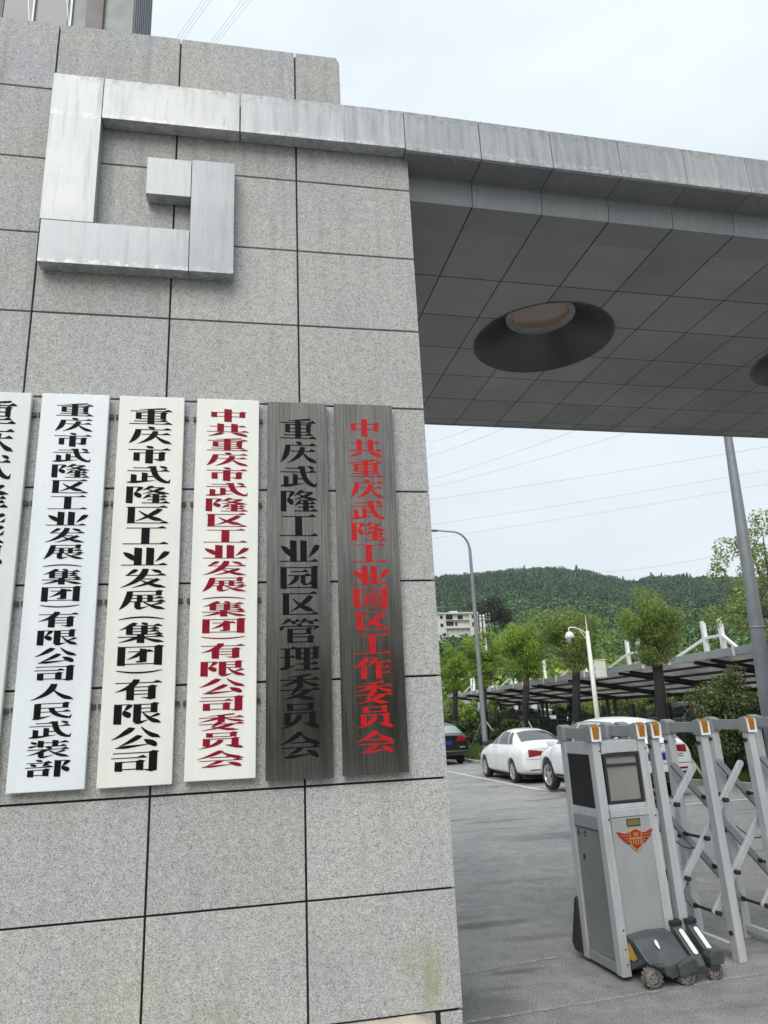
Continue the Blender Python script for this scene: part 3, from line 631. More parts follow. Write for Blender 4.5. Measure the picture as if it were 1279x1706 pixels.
def post(x, y, lean, front, name='post', h=1.50, z0=0.03, xl=0.0):
    top = Vector((x+xl, y+lean, h)); bot = Vector((x, y, z0))
    m = MB(); m.add([bot+Vector((sx*PW, sy*PW, 0)) for sx, sy in ((-1, -1), (1, -1), (1, 1), (-1, 1))]+[top+Vector((sx*PW*.92, sy*PW*.92, 0)) for sx, sy in ((-1, -1), (1, -1), (1, 1), (-1, 1))],
        [(0, 3, 2, 1), (4, 5, 6, 7), (0, 1, 5, 4), (1, 2, 6, 5), (2, 3, 7, 6), (3, 0, 4, 7)])
    po = m.build(name, ALU, gate, bevel=0.004)
    c = top; s = -1 if front else 1
    cap = MB(); q = 0.043
    cap.prism([(c.y+s*(q+0.006), c.z-0.004), (c.y-s*q, c.z-0.004), (c.y-s*q, c.z+0.098), (c.y+s*(q-0.022), c.z+0.112), (c.y+s*(q+0.004), c.z+0.092)], lambda u, v: (c.x-q, u, v), lambda u, v: (c.x+q, u, v))
    cap.build('cap', ALUD, po, bevel=0.005)
    if front:
        a = MB(); yy = c.y-q-0.008
        a.add([(c.x-0.019, yy-0.001, c.z+0.012), (c.x+0.019, yy-0.001, c.z+0.012), (c.x+0.025, yy+0.002, c.z+0.090), (c.x-0.025, yy+0.002, c.z+0.090), (c.x-0.022, yy+0.022, c.z+0.112), (c.x+0.022, yy+0.022, c.z+0.112),
               (c.x-0.021, yy+0.02, c.z+0.012), (c.x+0.021, yy+0.02, c.z+0.012)], [(0, 1, 2, 3), (3, 2, 5, 4), (0, 3, 4, 6), (1, 7, 5, 2)])
        a.build('amber_reflector', AMBER, po)
        f = MB(); f.box(c.x-0.040, c.x+0.040, yy-0.002, yy+0.01, c.z-0.004, c.z+0.010)
        for sx in (-1, 1): f.prism([(c.x+sx*0.024, c.z+0.010), (c.x+sx*0.040, c.z+0.010), (c.x+sx*0.040, c.z+0.094), (c.x+sx*0.032, c.z+0.094)], lambda u, v: (u, yy-0.002, v), lambda u, v: (u, yy+0.012, v))
        f.build('reflector_frame', WHITE, po)
    return po
def rail(x, xl=0.0, lf=0.03):
    MB().box(x+xl-0.018, x+xl+0.018, lf+0.042, BY-0.042, 1.512, 1.588).build('top_rail', ALUD, gate, bevel=0.003)
LF = 0.03
HX = (0.010, 0.388)
for hx in HX:
    post(hx, 0, LF, True, xl=-0.012); post(hx, BY, 0.0, False, xl=-0.012); rail(hx, -0.012)
FX = [0.50]+[0.925+0.425*k for k in range(0, 9)]
for i, fx in enumerate(FX):
    post(fx, 0, LF, True, z0=0.0 if i else 0.10); post(fx, BY, 0.0, False, z0=0.0); rail(fx)
    m = MB(); m.box(fx-0.02, fx+0.02, PW, BY-PW, 0.05, 0.098); m.build('bottom_rail', ALU, gate, bevel=0.003)
    for zz, yy in ((1.44, LF), (1.44, BY), (0.18, 0.0), (0.18, BY), (0.42, BY), (0.75, BY), (1.02, BY)):
        MB().tube([(fx-PW-0.014, yy, zz), (fx+PW+0.014, yy, zz)], 0.0145, 10).build('pivot_bolt', BLACK, gate)
# scissor bars
def bar(a, b, mat):
    m = MB(); a = Vector(a); b = Vector(b); d = (b-a).normalized(); n = Vector((-d.z, 0, d.x)); hw = 0.0235; t = 0.013; prof = []
    for k in range(7): an = math.pi/2+math.pi*k/6; prof.append(a+d*(math.cos(an)*hw)+n*(math.sin(an)*hw))
    for k in range(7): an = -math.pi/2+math.pi*k/6; prof.append(b+d*(math.cos(an)*hw)+n*(math.sin(an)*hw))
    vs = [p+Vector((0, -t, 0)) for p in prof]+[p+Vector((0, t, 0)) for p in prof]; N = len(prof)
    m.add(vs, [tuple(range(N)), tuple(reversed(range(N, 2*N)))]+[(i, i+N, (i+1) % N+N, (i+1) % N) for i in range(N)])
    m.build('scissor_bar', mat, gate, bevel=0.003)
ZL, ZH, DX = 0.295, 1.27, 0.85; yF, yB = 0.085, 0.315; sl_ = (ZH-ZL)/DX
k0 = FX[1]-0.075; XMIN, XMAX = FX[0], 4.35
for k in range(-3, 10):
    xk = k0+0.425*k
    a, b = Vector((xk, yF, ZL)), Vector((xk+DX, yF, ZH))
    if a.x < XMIN: a = Vector((XMIN, yF, ZL+(XMIN-xk)*sl_))
    if b.x < XMAX and b.x > a.x+0.08: bar(a, b, ALU)
    a, b = Vector((xk-DX, yB, ZH)), Vector((xk, yB, ZL))
    if a.x < XMIN: a = Vector((XMIN, yB, ZL+(xk-XMIN)*sl_))
    if b.x < XMAX and b.x > a.x+0.08: bar(a, b, ALUD)
    for n in (0, 1, 2, 3):           # rods where a front bar and a back bar meet
        xx, zz = xk+0.2125*n, ZL+0.2125*n*sl_
        if XMIN+0.02 < xx < XMAX-.1 and (n != 2 or k % 2):
            m = MB(); m.tube([(xx, yF-0.045, zz), (xx, yB+0.04, zz)], 0.0105, 10); m.tube([(xx, yF-0.052, zz), (xx, yF-0.012, zz)], 0.0165, 10); m.tube([(xx, yB-0.035, zz), (xx, yB-0.013, zz)], 0.0165, 10)
            m.build('connecting_rod', BLACK, gate)
# cable loops
for cx_, z_, l in ((0.70, 0.78, 0.34), (1.30, 0.80, 0.38)):
    pts = [(cx_+l*t, yB-0.05-0.10*t, z_+0.10*t-0.16*math.sin(math.pi*t)*(1-t*.4)) for t in [i/12 for i in range(13)]]
    MB().tube(pts, 0.0045, 6).build('cable', BLACK, gate)
# head body
xA, xB = HX[0]+PW, HX[1]-PW
MB().box(xA, xB, -0.008, 0.012, 0.06, 0.985).build('front_panel', PANEL, gate, bevel=0.003)
MB().box(xA, xB, BY-0.012, BY+0.008, 0.06, 0.985).build('rear_panel', PANEL, gate, bevel=0.003)
for hx in HX:
    MB().box(hx-0.012-0.010, hx-0.012+0.010, PW, BY-PW, 0.10, 0.90).build('side_panel', PANELD, gate, bevel=0.003)
    m = MB(); m.box(hx-0.032, hx+0.02, PW+0.001, BY-PW-0.001, 0.035, 0.098); m.build('side_trim', ALUD, gate, bevel=0.003); m = MB(); m.box(hx-0.034, hx+0.012, PW-0.004, BY-PW+0.004, 0.905, 0.985); m.build('side_trim', ALUD, gate, bevel=0.003)
    m = MB(); m.box(hx-0.034, hx+0.012, PW-0.010, BY-PW+0.010, 1.405, 1.49); m.build('upper_trim', ALU, gate, bevel=0.003)
    m = MB(); m.box(hx-0.026, hx-0.010, PW-0.005, BY-PW+0.005, 1.045, 1.403); m.build('side_window', SCREEN2, gate)
    m = MB(); m.box(hx-0.028, hx-0.006, PW-0.004, BY-PW+0.004, 0.986, 1.043); m.build('window_sill', ALU, gate, bevel=0.002)
MB().box(0.02, HX[1]-0.03, 0.03, BY-0.03, 1.46, 1.475).build('head_lid', ALUD, gate)
MB().box(0.02, HX[1]-0.03, 0.03, BY-0.03, 0.06, 0.08).build('head_floor', BLACK, gate)
m = MB(); m.box(xA, xB-0.01, 0.005, 0.045, 1.412, 1.495); m.build('crossbar', ALU, gate, bevel=0.004)
m = MB(); m.box(xA, xB-0.004, -0.012, 0.040, 0.988, 1.040); m.box(xA, xB-0.004, 0.002, 0.040, 1.040, 1.072); m.build('crossbar', ALU, gate, bevel=0.004)
sf = empty  # frame of the display
m = MB(); wl, wr, wb, wt = xA+0.004, xB-0.014, 1.074, 1.408; t = 0.02
m.box(wl, wr, 0.000, 0.03, wb, wb+t); m.box(wl, wr, 0.000, 0.03, wt-t, wt); m.box(wl, wl+t, 0.000, 0.03, wb+t, wt-t); m.box(wr-t, wr, 0.000, 0.03, wb+t, wt-t); m.box(wl+t, wr-t, 0.001, 0.03, 1.322, 1.338)
win = m.build('display_frame', BLACK, gate, bevel=0.002)
MB().box(wl+t, wr-t, 0.014, 0.022, wb+t, wt-t).build('display_glass', SCREEN, win)
# brass plate and winged shield
cxp = (xA+xB)/2+0.018
pl = MB().box(cxp-0.048, cxp+0.048, -0.012, -0.008, 0.930, 0.966).build('brass_plate', GOLDP, gate, bevel=0.001)
m = MB()
for a in ((-0.053, 0.053, 0.966, 0.972), (-0.053, 0.053, 0.924, 0.930), (-0.053, -0.048, 0.930, 0.966), (0.048, 0.053, 0.930, 0.966)): m.box(cxp+a[0], cxp+a[1], -0.0125, -0.008, a[2], a[3])
m.build('plate_frame', BLACK, pl)
ez = 0.842; ES = 1.34
def flat(poly, y0, y1, mat, name, par): return MB().prism(poly, lambda u, v: (cxp+u*ES, y0, ez+v*ES), lambda u, v: (cxp+u*ES, y1, ez+v*ES)).build(name, mat, par)
sh = [(-0.038, 0.040), (-0.020, 0.046), (0, 0.055), (0.020, 0.046), (0.038, 0.040), (0.033, 0.010), (0.038, -0.012), (0.028, -0.038), (0, -0.058), (-0.028, -0.038), (-0.038, -0.012), (-0.033, 0.010)]
emb = flat(sh, -0.018, -0.008, GOLD, 'winged_shield', gate)
flat([(u*.86, v*.86) for u, v in sh], -0.0195, -0.0175, REDE, 'shield_field', emb)
for s in (-1, 1):
    wp = [(0.034, 0.030), (0.060, 0.027), (0.104, 0.042), (0.106, 0.034), (0.090, 0.018), (0.094, 0.015), (0.074, 0.002), (0.076, -0.002), (0.056, -0.014), (0.056, -0.018), (0.034, -0.022)]
    flat([(s*u, v) for u, v in (wp if s > 0 else wp[::-1])], -0.015, -0.008, REDE, 'wing', emb)
    for q in range(3):
        flat([(s*0.036, 0.018-q*0.013), (s*(0.09-0.017*q), 0.022-q*0.014), (s*(0.09-0.017*q), 0.0205-q*0.014), (s*0.036, 0.0155-q*0.013)], -0.0165, -0.0148, GOLD, 'feather_line', emb)
det = MB()
def dq(poly): det.prism(poly, lambda u, v: (cxp+u*ES, -0.0212, ez+v*ES), lambda u, v: (cxp+u*ES, -0.0190, ez+v*ES))
dq([(-0.031, 0.008), (0.031, 0.008), (0.031, 0.002), (-0.031, 0.002)])
dq([(-0.016, 0.030), (-0.012, 0.032), (-0.006, 0.021), (0, 0.019), (0.006, 0.021), (0.012, 0.032), (0.016, 0.030), (0.010, 0.017), (0, 0.013), (-0.010, 0.017)])
dq([(-0.003, 0.034), (0.003, 0.034), (0.003, 0.024), (-0.003, 0.024)])
for q in (-0.020, -0.007, 0.006, 0.019): dq([(q, 0.0), (q+0.0045, 0.0), (q+0.0045, -0.030+abs(q)*.4), (q, -0.030+abs(q)*.4)])
det.build('shield_relief', GOLD, emb)
# side marks and lock
m = MB(); xx = HX[0]-0.0235
def sidetext(y0, z0, strokes):
    for (a, b, c, d) in strokes: m.beam((xx, y0+a, z0+b), (xx, y0+c, z0+d), 0.004, 0.002, (1, 0, 0))
yb0 = 0.40
for (a, b, c, d) in ((0.03, 0.02, 0.0, 0.02), (0.015, 0.035, 0.015, -0.01), (0.03, 0.0, 0.0, 0.0), (-0.05, 0.03, -0.05, -0.01), (-0.035, 0.02, -0.03, 0.0), (-0.065, 0.02, -0.07, 0.0), (-0.115, 0.02, -0.155, 0.02), (-0.135, 0.035, -0.135, 0.02), (-0.12, 0.0, -0.15, 0.0)):
    m.beam((xx, yb0+a, 0.845+b), (xx, yb0+c, 0.845+d), 0.005, 0.003, (1, 0, 0))
m.build('side_mark', BLACK, gate)
MB().box(HX[0]-0.028, HX[0]-0.02, 0.295, 0.315, 0.685, 0.72).build('lock', BLACK, gate, bevel=0.002)
# wheel covers, wheels and boots
def wheel(x, y, r, wd, par, mat):
    T = Matrix.Translation((x, y, r)) @ Matrix.Rotation(R(90), 4, 'X')
    tw = MB(); tw.lathe([(r*.55, -wd/2), (r*.93, -wd/2), (r, -wd*.3), (r, wd*.3), (r*.93, wd/2), (r*.55, wd/2)], 28, T)
    for k in range(14):
        for sg in (-1, 1):
            a = 2*math.pi*(k+(0.25 if sg > 0 else 0))/14; ca, sa = math.cos(a), math.sin(a)
            TT = T @ Matrix.Rotation(a, 4, 'Z') @ Matrix.Translation((r+0.001, 0, sg*wd*.26)) @ Matrix.Rotation(sg*0.35, 4, 'X'); tw.box(-0.004, 0.004, -0.0065, 0.0065, -wd*.22, wd*.22, TT)
    wh = tw.build('wheel', mat, par)
    hb = MB(); hb.lathe([(r*.56, -wd*.30), (r*.56, wd*.36), (r*.44, wd*.40), (r*.40, wd*.30), (r*.12, wd*.34), (0, wd*.36)], 24, T)
    for k in range(5):
        TT = T @ Matrix.Rotation(2*math.pi*k/5, 4, 'Z'); hb.box(r*.06, r*.46, -0.006, 0.006, wd*.30, wd*.46, TT)
    hb.build('hub', plain_hub, wh)
plain_hub = plain('dusty_hub', (0.24, 0.23, 0.205), 0.6, 0.2, 0.35, 50)
def cover(side):
    sy = -1 if side == 'front' else 1; yb_ = 0.0 if side == 'front' else BY
    Y = lambda d: yb_+sy*d
    P = {}
    # ridge line along the top at the panel, swelling outwards and down
    xl, xr, xm = PW+0.012, HX[1]-PW-0.006, (PW+HX[1]-PW)/2
    v = [(xl, Y(.012), .345), (xm, Y(.012), .372), (xr, Y(.012), .362),                    # 0-2 top at panel
         (xl+.006, Y(.085), .325), (xm, Y(.100), .340), (xr+.004, Y(.090), .345),          # 3-5
         (xl+.015, Y(.185), .190), (xm+.01, Y(.205), .185), (xr+.006, Y(.190), .225),      # 6-8
         (xl+.030, Y(.222), .150), (xm+.01, Y(.240), .140), (xr+.012, Y(.225), .185),      # 9-11
         (xl+.085, Y(.232), .110), (xm+.01, Y(.236), .055), (xr+.012, Y(.228), .085),      # 12-14
         (xl, Y(.012), .06), (xr, Y(.012), .06), (xl+.02, Y(.14), .14), (xr+.01, Y(.16), .06)]   # 15-18
    f = [(0, 1, 4, 3), (1, 2, 5, 4), (3, 4, 7, 6), (4, 5, 8, 7), (6, 7, 10, 9), (7, 8, 11, 10), (9, 10, 13, 12), (10, 11, 14, 13), (0, 3, 6, 17), (6, 9, 12, 17), (2, 16, 18, 8, 5), (8, 18, 14, 11), (0, 17, 15)]
    Z = lambda z: z if z < .11 else .11+(z-.11)*.66
    v = [(a, b, Z(cz_)) for a, b, cz_ in v]
    c = MB().add(v, f).build('wheel_cover', COVER, gate, bevel=0.006, seg=2)
    m = MB()     # raised fender over the right wheel
    m.prism([(xr-.075, .145), (xr+.012, .168), (xr+.045, .14), (xr+.040, .072), (xr-.095, .06), (xr-.105, .13)], lambda u, w: (u, Y(.205), w), lambda u, w: (u, Y(.262), w)); m.build('fender', COVER, c, bevel=0.012, seg=2)
    m = MB(); m.prism([(xl+.03, .150), (xm-.02, .142), (xm+.0, .075), (xm-.03, .07), (xm-.05, .12), (xl+.06, .128)], lambda u, w: (u, Y(.205), w), lambda u, w: (u, Y(.250), w)); m.build('fender', COVER, c, bevel=0.010, seg=2)
    n = Vector((0, sy*.74, .67))
    m = MB(); ctr = Vector((xm-.008, Y(.142), .226)); d1 = Vector((1, 0, 0)); d2 = Vector((0, -sy*.67, .74)); vs = []
    for k in range(14):
        a = 2*math.pi*k/14; ww = 0.013 if math.sin(a) > 0 else 0.010; vs.append(ctr+d1*(math.cos(a)*ww)+d2*(math.sin(a)*0.030)+n*0.006)
    m.add(vs, [tuple(range(14))]); m.build('cover_badge', REFL, c)
    MB().add([(xl-.006, Y(.003), .13), (xl-.006, Y(.003), .235), (xl-.003, Y(.055), .225), (xl+.003, Y(.115), .155), (xl+.0, Y(.08), .13)], [(0, 1, 2, 3, 4)]).build('hinge_plate', YEL, c)
    wheel(xl+.050, Y(.180), 0.060, 0.056, c, DUSTY); wheel(xr-.030, Y(.215), 0.050, 0.055, c, DUSTY)
cover('front'); cover('rear')
def boot(x, mat=COVER, wheelr=None):
    m = MB(); w_ = 0.036
    prof = [(-0.045, .315), (0.02, .315), (0.02, .27), (0.02, .09), (-0.235, .055), (-0.255, .105), (-0.225, .155), (-0.07, .28), (-0.055, .29)]
    m.prism(prof, lambda u, v: (x-w_, u, v), lambda u, v: (x+w_, u, v)); b = m.build('post_boot', mat, gate, bevel=0.008)
    MB().box(x-w_-0.006, x+w_+0.006, -0.062, -0.0, .290, .322).build('boot_collar', BLACK, b, bevel=0.005)
    c = Vector((x, -0.150, .2155)); d2 = Vector((0, -0.778, -0.628)).normalized(); n = Vector((0, -0.628, .778)); vs = []
    for k in range(24):
        a = 2*math.pi*k/24; L = 0.074 if math.sin(a) >= 0 else -0.074
        vs.append(c+Vector((math.cos(a)*0.0165, 0, 0))+d2*(L+math.sin(a)*0.0165)+n*0.0105)
    r2 = [v-n*0.006 for v in vs]; m = MB(); m.add(vs+r2, [tuple(range(24))]+[(i, (i+1) % 24, 24+(i+1) % 24, 24+i) for i in range(24)]); m.build('reflector_strip', REFL, b)
    if wheelr:
        m = MB(); m.prism([(x-.048, .10), (x+.048, .10), (x+.062, .14), (x+.05, .18), (x-.03, .185), (x-.055, .15)], lambda u, v: (u, -0.270, v), lambda u, v: (u, -0.19, v)); m.build('boot_guard', mat, b, bevel=0.008)
        wheel(x+.010, -0.205, wheelr, 0.05, b, DUSTY)
MB().prism([(BY+.03, .42), (BY+.055, .40), (BY+.15, .10), (BY+.12, .05), (BY+.03, .05)], lambda u, v: (-.045, u, v), lambda u, v: (.03, u, v)).build('rear_guard', BLACK, gate, bevel=.008)
boot(HX[1]+0.030); boot(FX[0]+0.035, wheelr=0.048)


for zz in (0.10, 0.19, 0.30, 0.98, 1.43):
    for hx in HX: MB().lathe([(0.006, 0), (0.005, 0.004), (0, 0.0045)], 10, Matrix.Translation((hx+0.012, -PW*.97+LF*zz/1.5-0.001, zz)) @ Matrix.Rotation(R(90), 4, 'X')).build('screw', BLACK, gate)

# ------------------------------------------------------------------ cars
from mathutils.bvhtree import BVHTree
def eval_mesh(o):
    dg = bpy.context.evaluated_depsgraph_get(); dg.update(); me = bpy.data.meshes.new_from_object(o.evaluated_get(dg)); return me
def tmp_obj(mb, smooth=True):
    me = bpy.data.meshes.new('tmp'); me.from_pydata(mb.v, [], mb.f); bm = bmesh.new(); bm.from_mesh(me); bmesh.ops.remove_doubles(bm, verts=bm.verts, dist=1e-5); bmesh.ops.recalc_face_normals(bm, faces=bm.faces); bm.to_mesh(me); bm.free()
    o = bpy.data.objects.new('tmp', me); COL.objects.link(o); return o
SHELLS = {}
def car_shell(key, stations, axles, ar, wz, paint):
    if key in SHELLS: return SHELLS[key]
    secs = []
    for (y, zs, ws, wl, wm, z3, wb, z4, wr, z5, z6) in stations:
        h = [(ws, zs), (wl, zs+0.16), (wm, (zs+0.16+z3)/2+.03), (wm, z3), (wb, z4), (wr, z5)]
        secs.append([(0, y, zs)]+[(x, y, z) for x, z in h]+[(0, y, z6)]+[(-x, y, z) for x, z in reversed(h)])
    n = len(secs[0]); m = MB(); m.add([p for s in secs for p in s], [(i*n+k, i*n+(k+1) % n, (i+1)*n+(k+1) % n, (i+1)*n+k) for i in range(len(secs)-1) for k in range(n)])
    for i, rev in ((0, 0), (len(secs)-1, 1)):      # end caps as quads across the section
        b = i*n
        for k in range(0, 6): m.f.append((b+k, b+k+1, b+n-k-1, b+(n-k) % n)); m.sm.append(True)
    o = tmp_obj(m); o.modifiers.new('s', 'SUBSURF').levels = 2; o.modifiers['s'].render_levels = 2
    cut = MB()
    for ay in axles: cut.lathe([(0, -1.2), (ar, -1.2), (ar, 1.2), (0, 1.2)], 40, Matrix.Translation((0, ay, wz)) @ Matrix.Rotation(R(90), 4, 'Y'))
    oc = tmp_obj(cut); bo = o.modifiers.new('b', 'BOOLEAN'); bo.object = oc; bo.operation = 'DIFFERENCE'; bo.solver = 'EXACT'
    solid = None
    me = eval_mesh(o); me.name = 'car_body'
    o.modifiers.remove(bo); me0 = eval_mesh(o); bm = bmesh.new(); bm.from_mesh(me0); bvh = BVHTree.FromBMesh(bm); bm.free()
    bpy.data.objects.remove(o); bpy.data.objects.remove(oc)
    me.polygons.foreach_set('use_smooth', [True]*len(me.polygons)); me.set_sharp_from_angle(angle=R(38))
    SHELLS[key] = (me, bvh); return SHELLS[key]
def patch(bvh, c4, d, nu=8, nv=6, off=0.005, thick=0.0):
    d = Vector(d).normalized(); c4 = [Vector(c) for c in c4]; vs = []
    for i in range(nv+1):
        a = c4[0].lerp(c4[3], i/nv); b = c4[1].lerp(c4[2], i/nv)
        for j in range(nu+1):
            p = a.lerp(b, j/nu); h = bvh.ray_cast(p-d*3.0, d, 8.0)
            q = h[0] if h[0] is not None and (h[0]-p).length < 3.5 else None
            vs.append(None if q is None else q-d*off)
    fs = [(i*(nu+1)+j, i*(nu+1)+j+1, (i+1)*(nu+1)+j+1, (i+1)*(nu+1)+j) for i in range(nv) for j in range(nu)]
    fs = [f for f in fs if all(vs[k] is not None for k in f) and max((vs[f[k]]-vs[f[k-1]]).length for k in range(4)) < 0.45]
    vs = [v if v is not None else Vector((0, 0, 0.6)) for v in vs]
    return MB().add(vs, fs, True)
def make_car(spec, loc, rz, scale, label, far=False):
    c = empty('parked_car', loc, rz, label=label, cat='car'); c.scale = scale
    me, bvh = car_shell(spec['key'], spec['stations'], spec['axles'], spec['wr']+0.055, spec['wr']+0.01, None)
    me = me.copy(); me.materials.clear(); me.materials.append(spec['paint']); o = bpy.data.objects.new('body', me); COL.objects.link(o); o.parent = c
    W = spec['w']/2; wr = spec['wr']
    def proj(nm, mat, c4, d, off=0.005, nu=8, nv=6): return patch(bvh, c4, d, nu, nv, off).build(nm, mat, c, fix=False)
    for s in (-1, 1):
        for q in spec['side_win']: proj('side_window', spec['sglass'], [(s*1.2, y, z) for y, z in q], (-s, 0, 0), 0.006)
        if not far:
            for q in spec['trim']: proj('window_trim', CHROME if spec.get('chrome') else CAVITY, [(s*1.2, y, z) for y, z in q], (-s, 0, 0), 0.004, 12, 1)
            for y in spec['doors']: proj('door_gap', CAVITY, [(s*1.2, y-.005, .36), (s*1.2, y+.005, .36), (s*1.2, y+.005+spec.get('dl', 0), spec['belt']-.02), (s*1.2, y-.005+spec.get('dl', 0), spec['belt']-.02)], (-s, 0, 0), 0.002, 1, 14)
            for y in spec['handles']: proj('door_handle', spec['paint'], [(s*1.2, y-.1, spec['hz']-.016), (s*1.2, y+.1, spec['hz']-.010), (s*1.2, y+.1, spec['hz']+.016), (s*1.2, y-.1, spec['hz']+.016)], (-s, 0, 0), 0.028, 6, 3)
            for q in spec.get('cladding', []): proj('sill_cladding', spec['cladm'], [(s*1.2, y, z) for y, z in q], (-s, 0, 0), 0.006, 14, 3)
    for nm, q, gm, sg in (('rear_window', spec['rear_win'], spec['rglass'], 1), ('windscreen', spec['wind'], spec['sglass'], -1)):
        dy, dz = q[4]-q[2], q[5]-q[3]; d = Vector((0, sg*abs(dz), -abs(dy))).normalized()
        proj(nm, gm, [(-q[0], q[2], q[3]), (q[0], q[2], q[3]), (q[1], q[4], q[5]), (-q[1], q[4], q[5])], d, 0.007, 14, 10)
    ax0, ax1 = spec['axles']
    for ay in (ax0, ax1):
        for s in (-1, 1):
            T = Matrix.Translation((s*(W-0.115), ay, wr)) @ Matrix.Rotation(R(90)*s, 4, 'Y')
            tw = MB().lathe([(wr*.6, -.10), (wr*.93, -.10), (wr, -.06), (wr, .06), (wr*.94, .095), (wr*.72, .10), (wr*.68, .085)], 32, T).build('wheel', TYRE, c)
            if far: continue
            h = MB().lathe([(wr*.70, .080), (wr*.66, .098), (wr*.62, .09), (wr*.60, .03), (wr*.2, .035), (wr*.17, .085), (0, .088)], 32, T)
            for k in range(spec['spokes']):
                for dd in (-0.12, 0.12):
                    TT = T @ Matrix.Rotation(2*math.pi*k/spec['spokes']+dd*(7/spec['spokes'])**.5, 4, 'Z'); h.box(wr*.12, wr*.65, -.013, .013, .05, .090, TT)
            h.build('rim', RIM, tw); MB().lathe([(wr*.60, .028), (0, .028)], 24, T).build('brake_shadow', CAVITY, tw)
    m = MB(); zb = spec['stations'][5][1]; m.box(-W*.80, W*.80, -1.9, 1.9, zb-0.07, zb+0.10); m.build('underbody', CAVITY, c)
    for ay in (ax0, ax1): MB().box(-W*.93, W*.93, ay-.30, ay+.30, wr-.1, wr+.28).build('wheel_well', CAVITY, c)
    if far: return c
    for nm, mat, c4, d, off in spec['decor']: proj(nm, mat, c4, d, off, 10, 5)
    for s in (-1, 1):
        m = MB(); m.box(-0.10, 0.08, -0.055, 0.05, -0.06, 0.07, Matrix.Translation((s*(W+0.06), spec['mirror'][0], spec['mirror'][1]))); m.build('mirror', spec.get('mirm', spec['paint']), c, bevel=0.035, seg=3)
        if spec.get('rails'):
            y0, y1 = spec['rails']; pts = []
            for i in range(17):
                t = i/16; y = y0+(y1-y0)*t; h = bvh.ray_cast(Vector((s*0.575, y, 3)), Vector((0, 0, -1))); pts.append((s*0.575, y, h[0].z+0.038*min(1, 8*t, 8*(1-t))-0.004))
            MB().tube(pts, 0.016, 8).build('roof_rail', RIM, c)
    return c
def plate_text(par, txt, x, y, z, size, mat):
    cu = bpy.data.curves.new('plate_number', 'FONT'); cu.body = txt; cu.size = size; cu.align_x = 'CENTER'; cu.align_y = 'CENTER'; cu.extrude = 0.001
    t = bpy.data.objects.new('plate_number', cu); COL.objects.link(t); me = eval_mesh(t); bpy.data.objects.remove(t)
    me.materials.clear(); me.materials.append(mat); o = bpy.data.objects.new('plate_number', me); COL.objects.link(o); o.parent = par; o.location = (x, y, z); o.rotation_euler = (R(90), 0, 0); return o
WPAINT = car_paint('pearl_white_paint', (0.72, 0.74, 0.745)); WPAINT2 = car_paint('solid_white_paint', (0.73, 0.74, 0.73)); KPAINT = car_paint('black_paint', (0.012, 0.012, 0.014))
REARG = glass_dark('rear_glass', (0.055, 0.065, 0.065), 0.05)
PBLUE = plain('blue_plate', (0.012, 0.028, 0.24), 0.35, 0, 0.1, 30); PTEAL = plain('pale_blue_plate', (0.10, 0.26, 0.40), 0.35, 0, 0.1, 30); PWHITE = plain('plate_white', (0.75, 0.76, 0.78), 0.4)
# stations: y, sill z, sill w, lower w, side w, shoulder z, belt w, belt z, roof rail w, roof rail z, centre z
sed_st = [(-2.205, .36, .55, .66, .66, .74, .62, .90, .42, .95, .96), (-2.19, .30, .66, .76, .76, .78, .70, .95, .48, 1.00, 1.01), (-2.05, .24, .74, .82, .83, .82, .745, 1.015, .52, 1.055, 1.065), (-1.78, .22, .76, .845, .85, .84, .75, 1.035, .56, 1.085, 1.095), (-1.66, .21, .77, .85, .85, .85, .755, 1.035, .585, 1.115, 1.13),
          (-1.22, .20, .78, .85, .852, .86, .755, 1.025, .60, 1.325, 1.36), (-0.85, .19, .78, .85, .852, .86, .755, 1.015, .585, 1.425, 1.455), (-0.25, .19, .78, .85, .852, .86, .755, 1.005, .58, 1.455, 1.49), (0.25, .19, .78, .85, .852, .85, .755, .995, .58, 1.425, 1.46), (0.70, .19, .78, .85, .85, .84, .755, .985, .605, 1.245, 1.29), (1.12, .20, .78, .85, .845, .82, .755, .965, .62, 1.03, 1.06), (1.30, .20, .77, .845, .84, .80, .75, .94, .56, .985, 1.01), (1.75, .20, .75, .83, .82, .74, .71, .86, .50, .92, .945), (2.05, .22, .70, .78, .76, .66, .64, .76, .44, .82, .84), (2.19, .28, .55, .62, .60, .56, .50, .62, .34, .66, .67)]
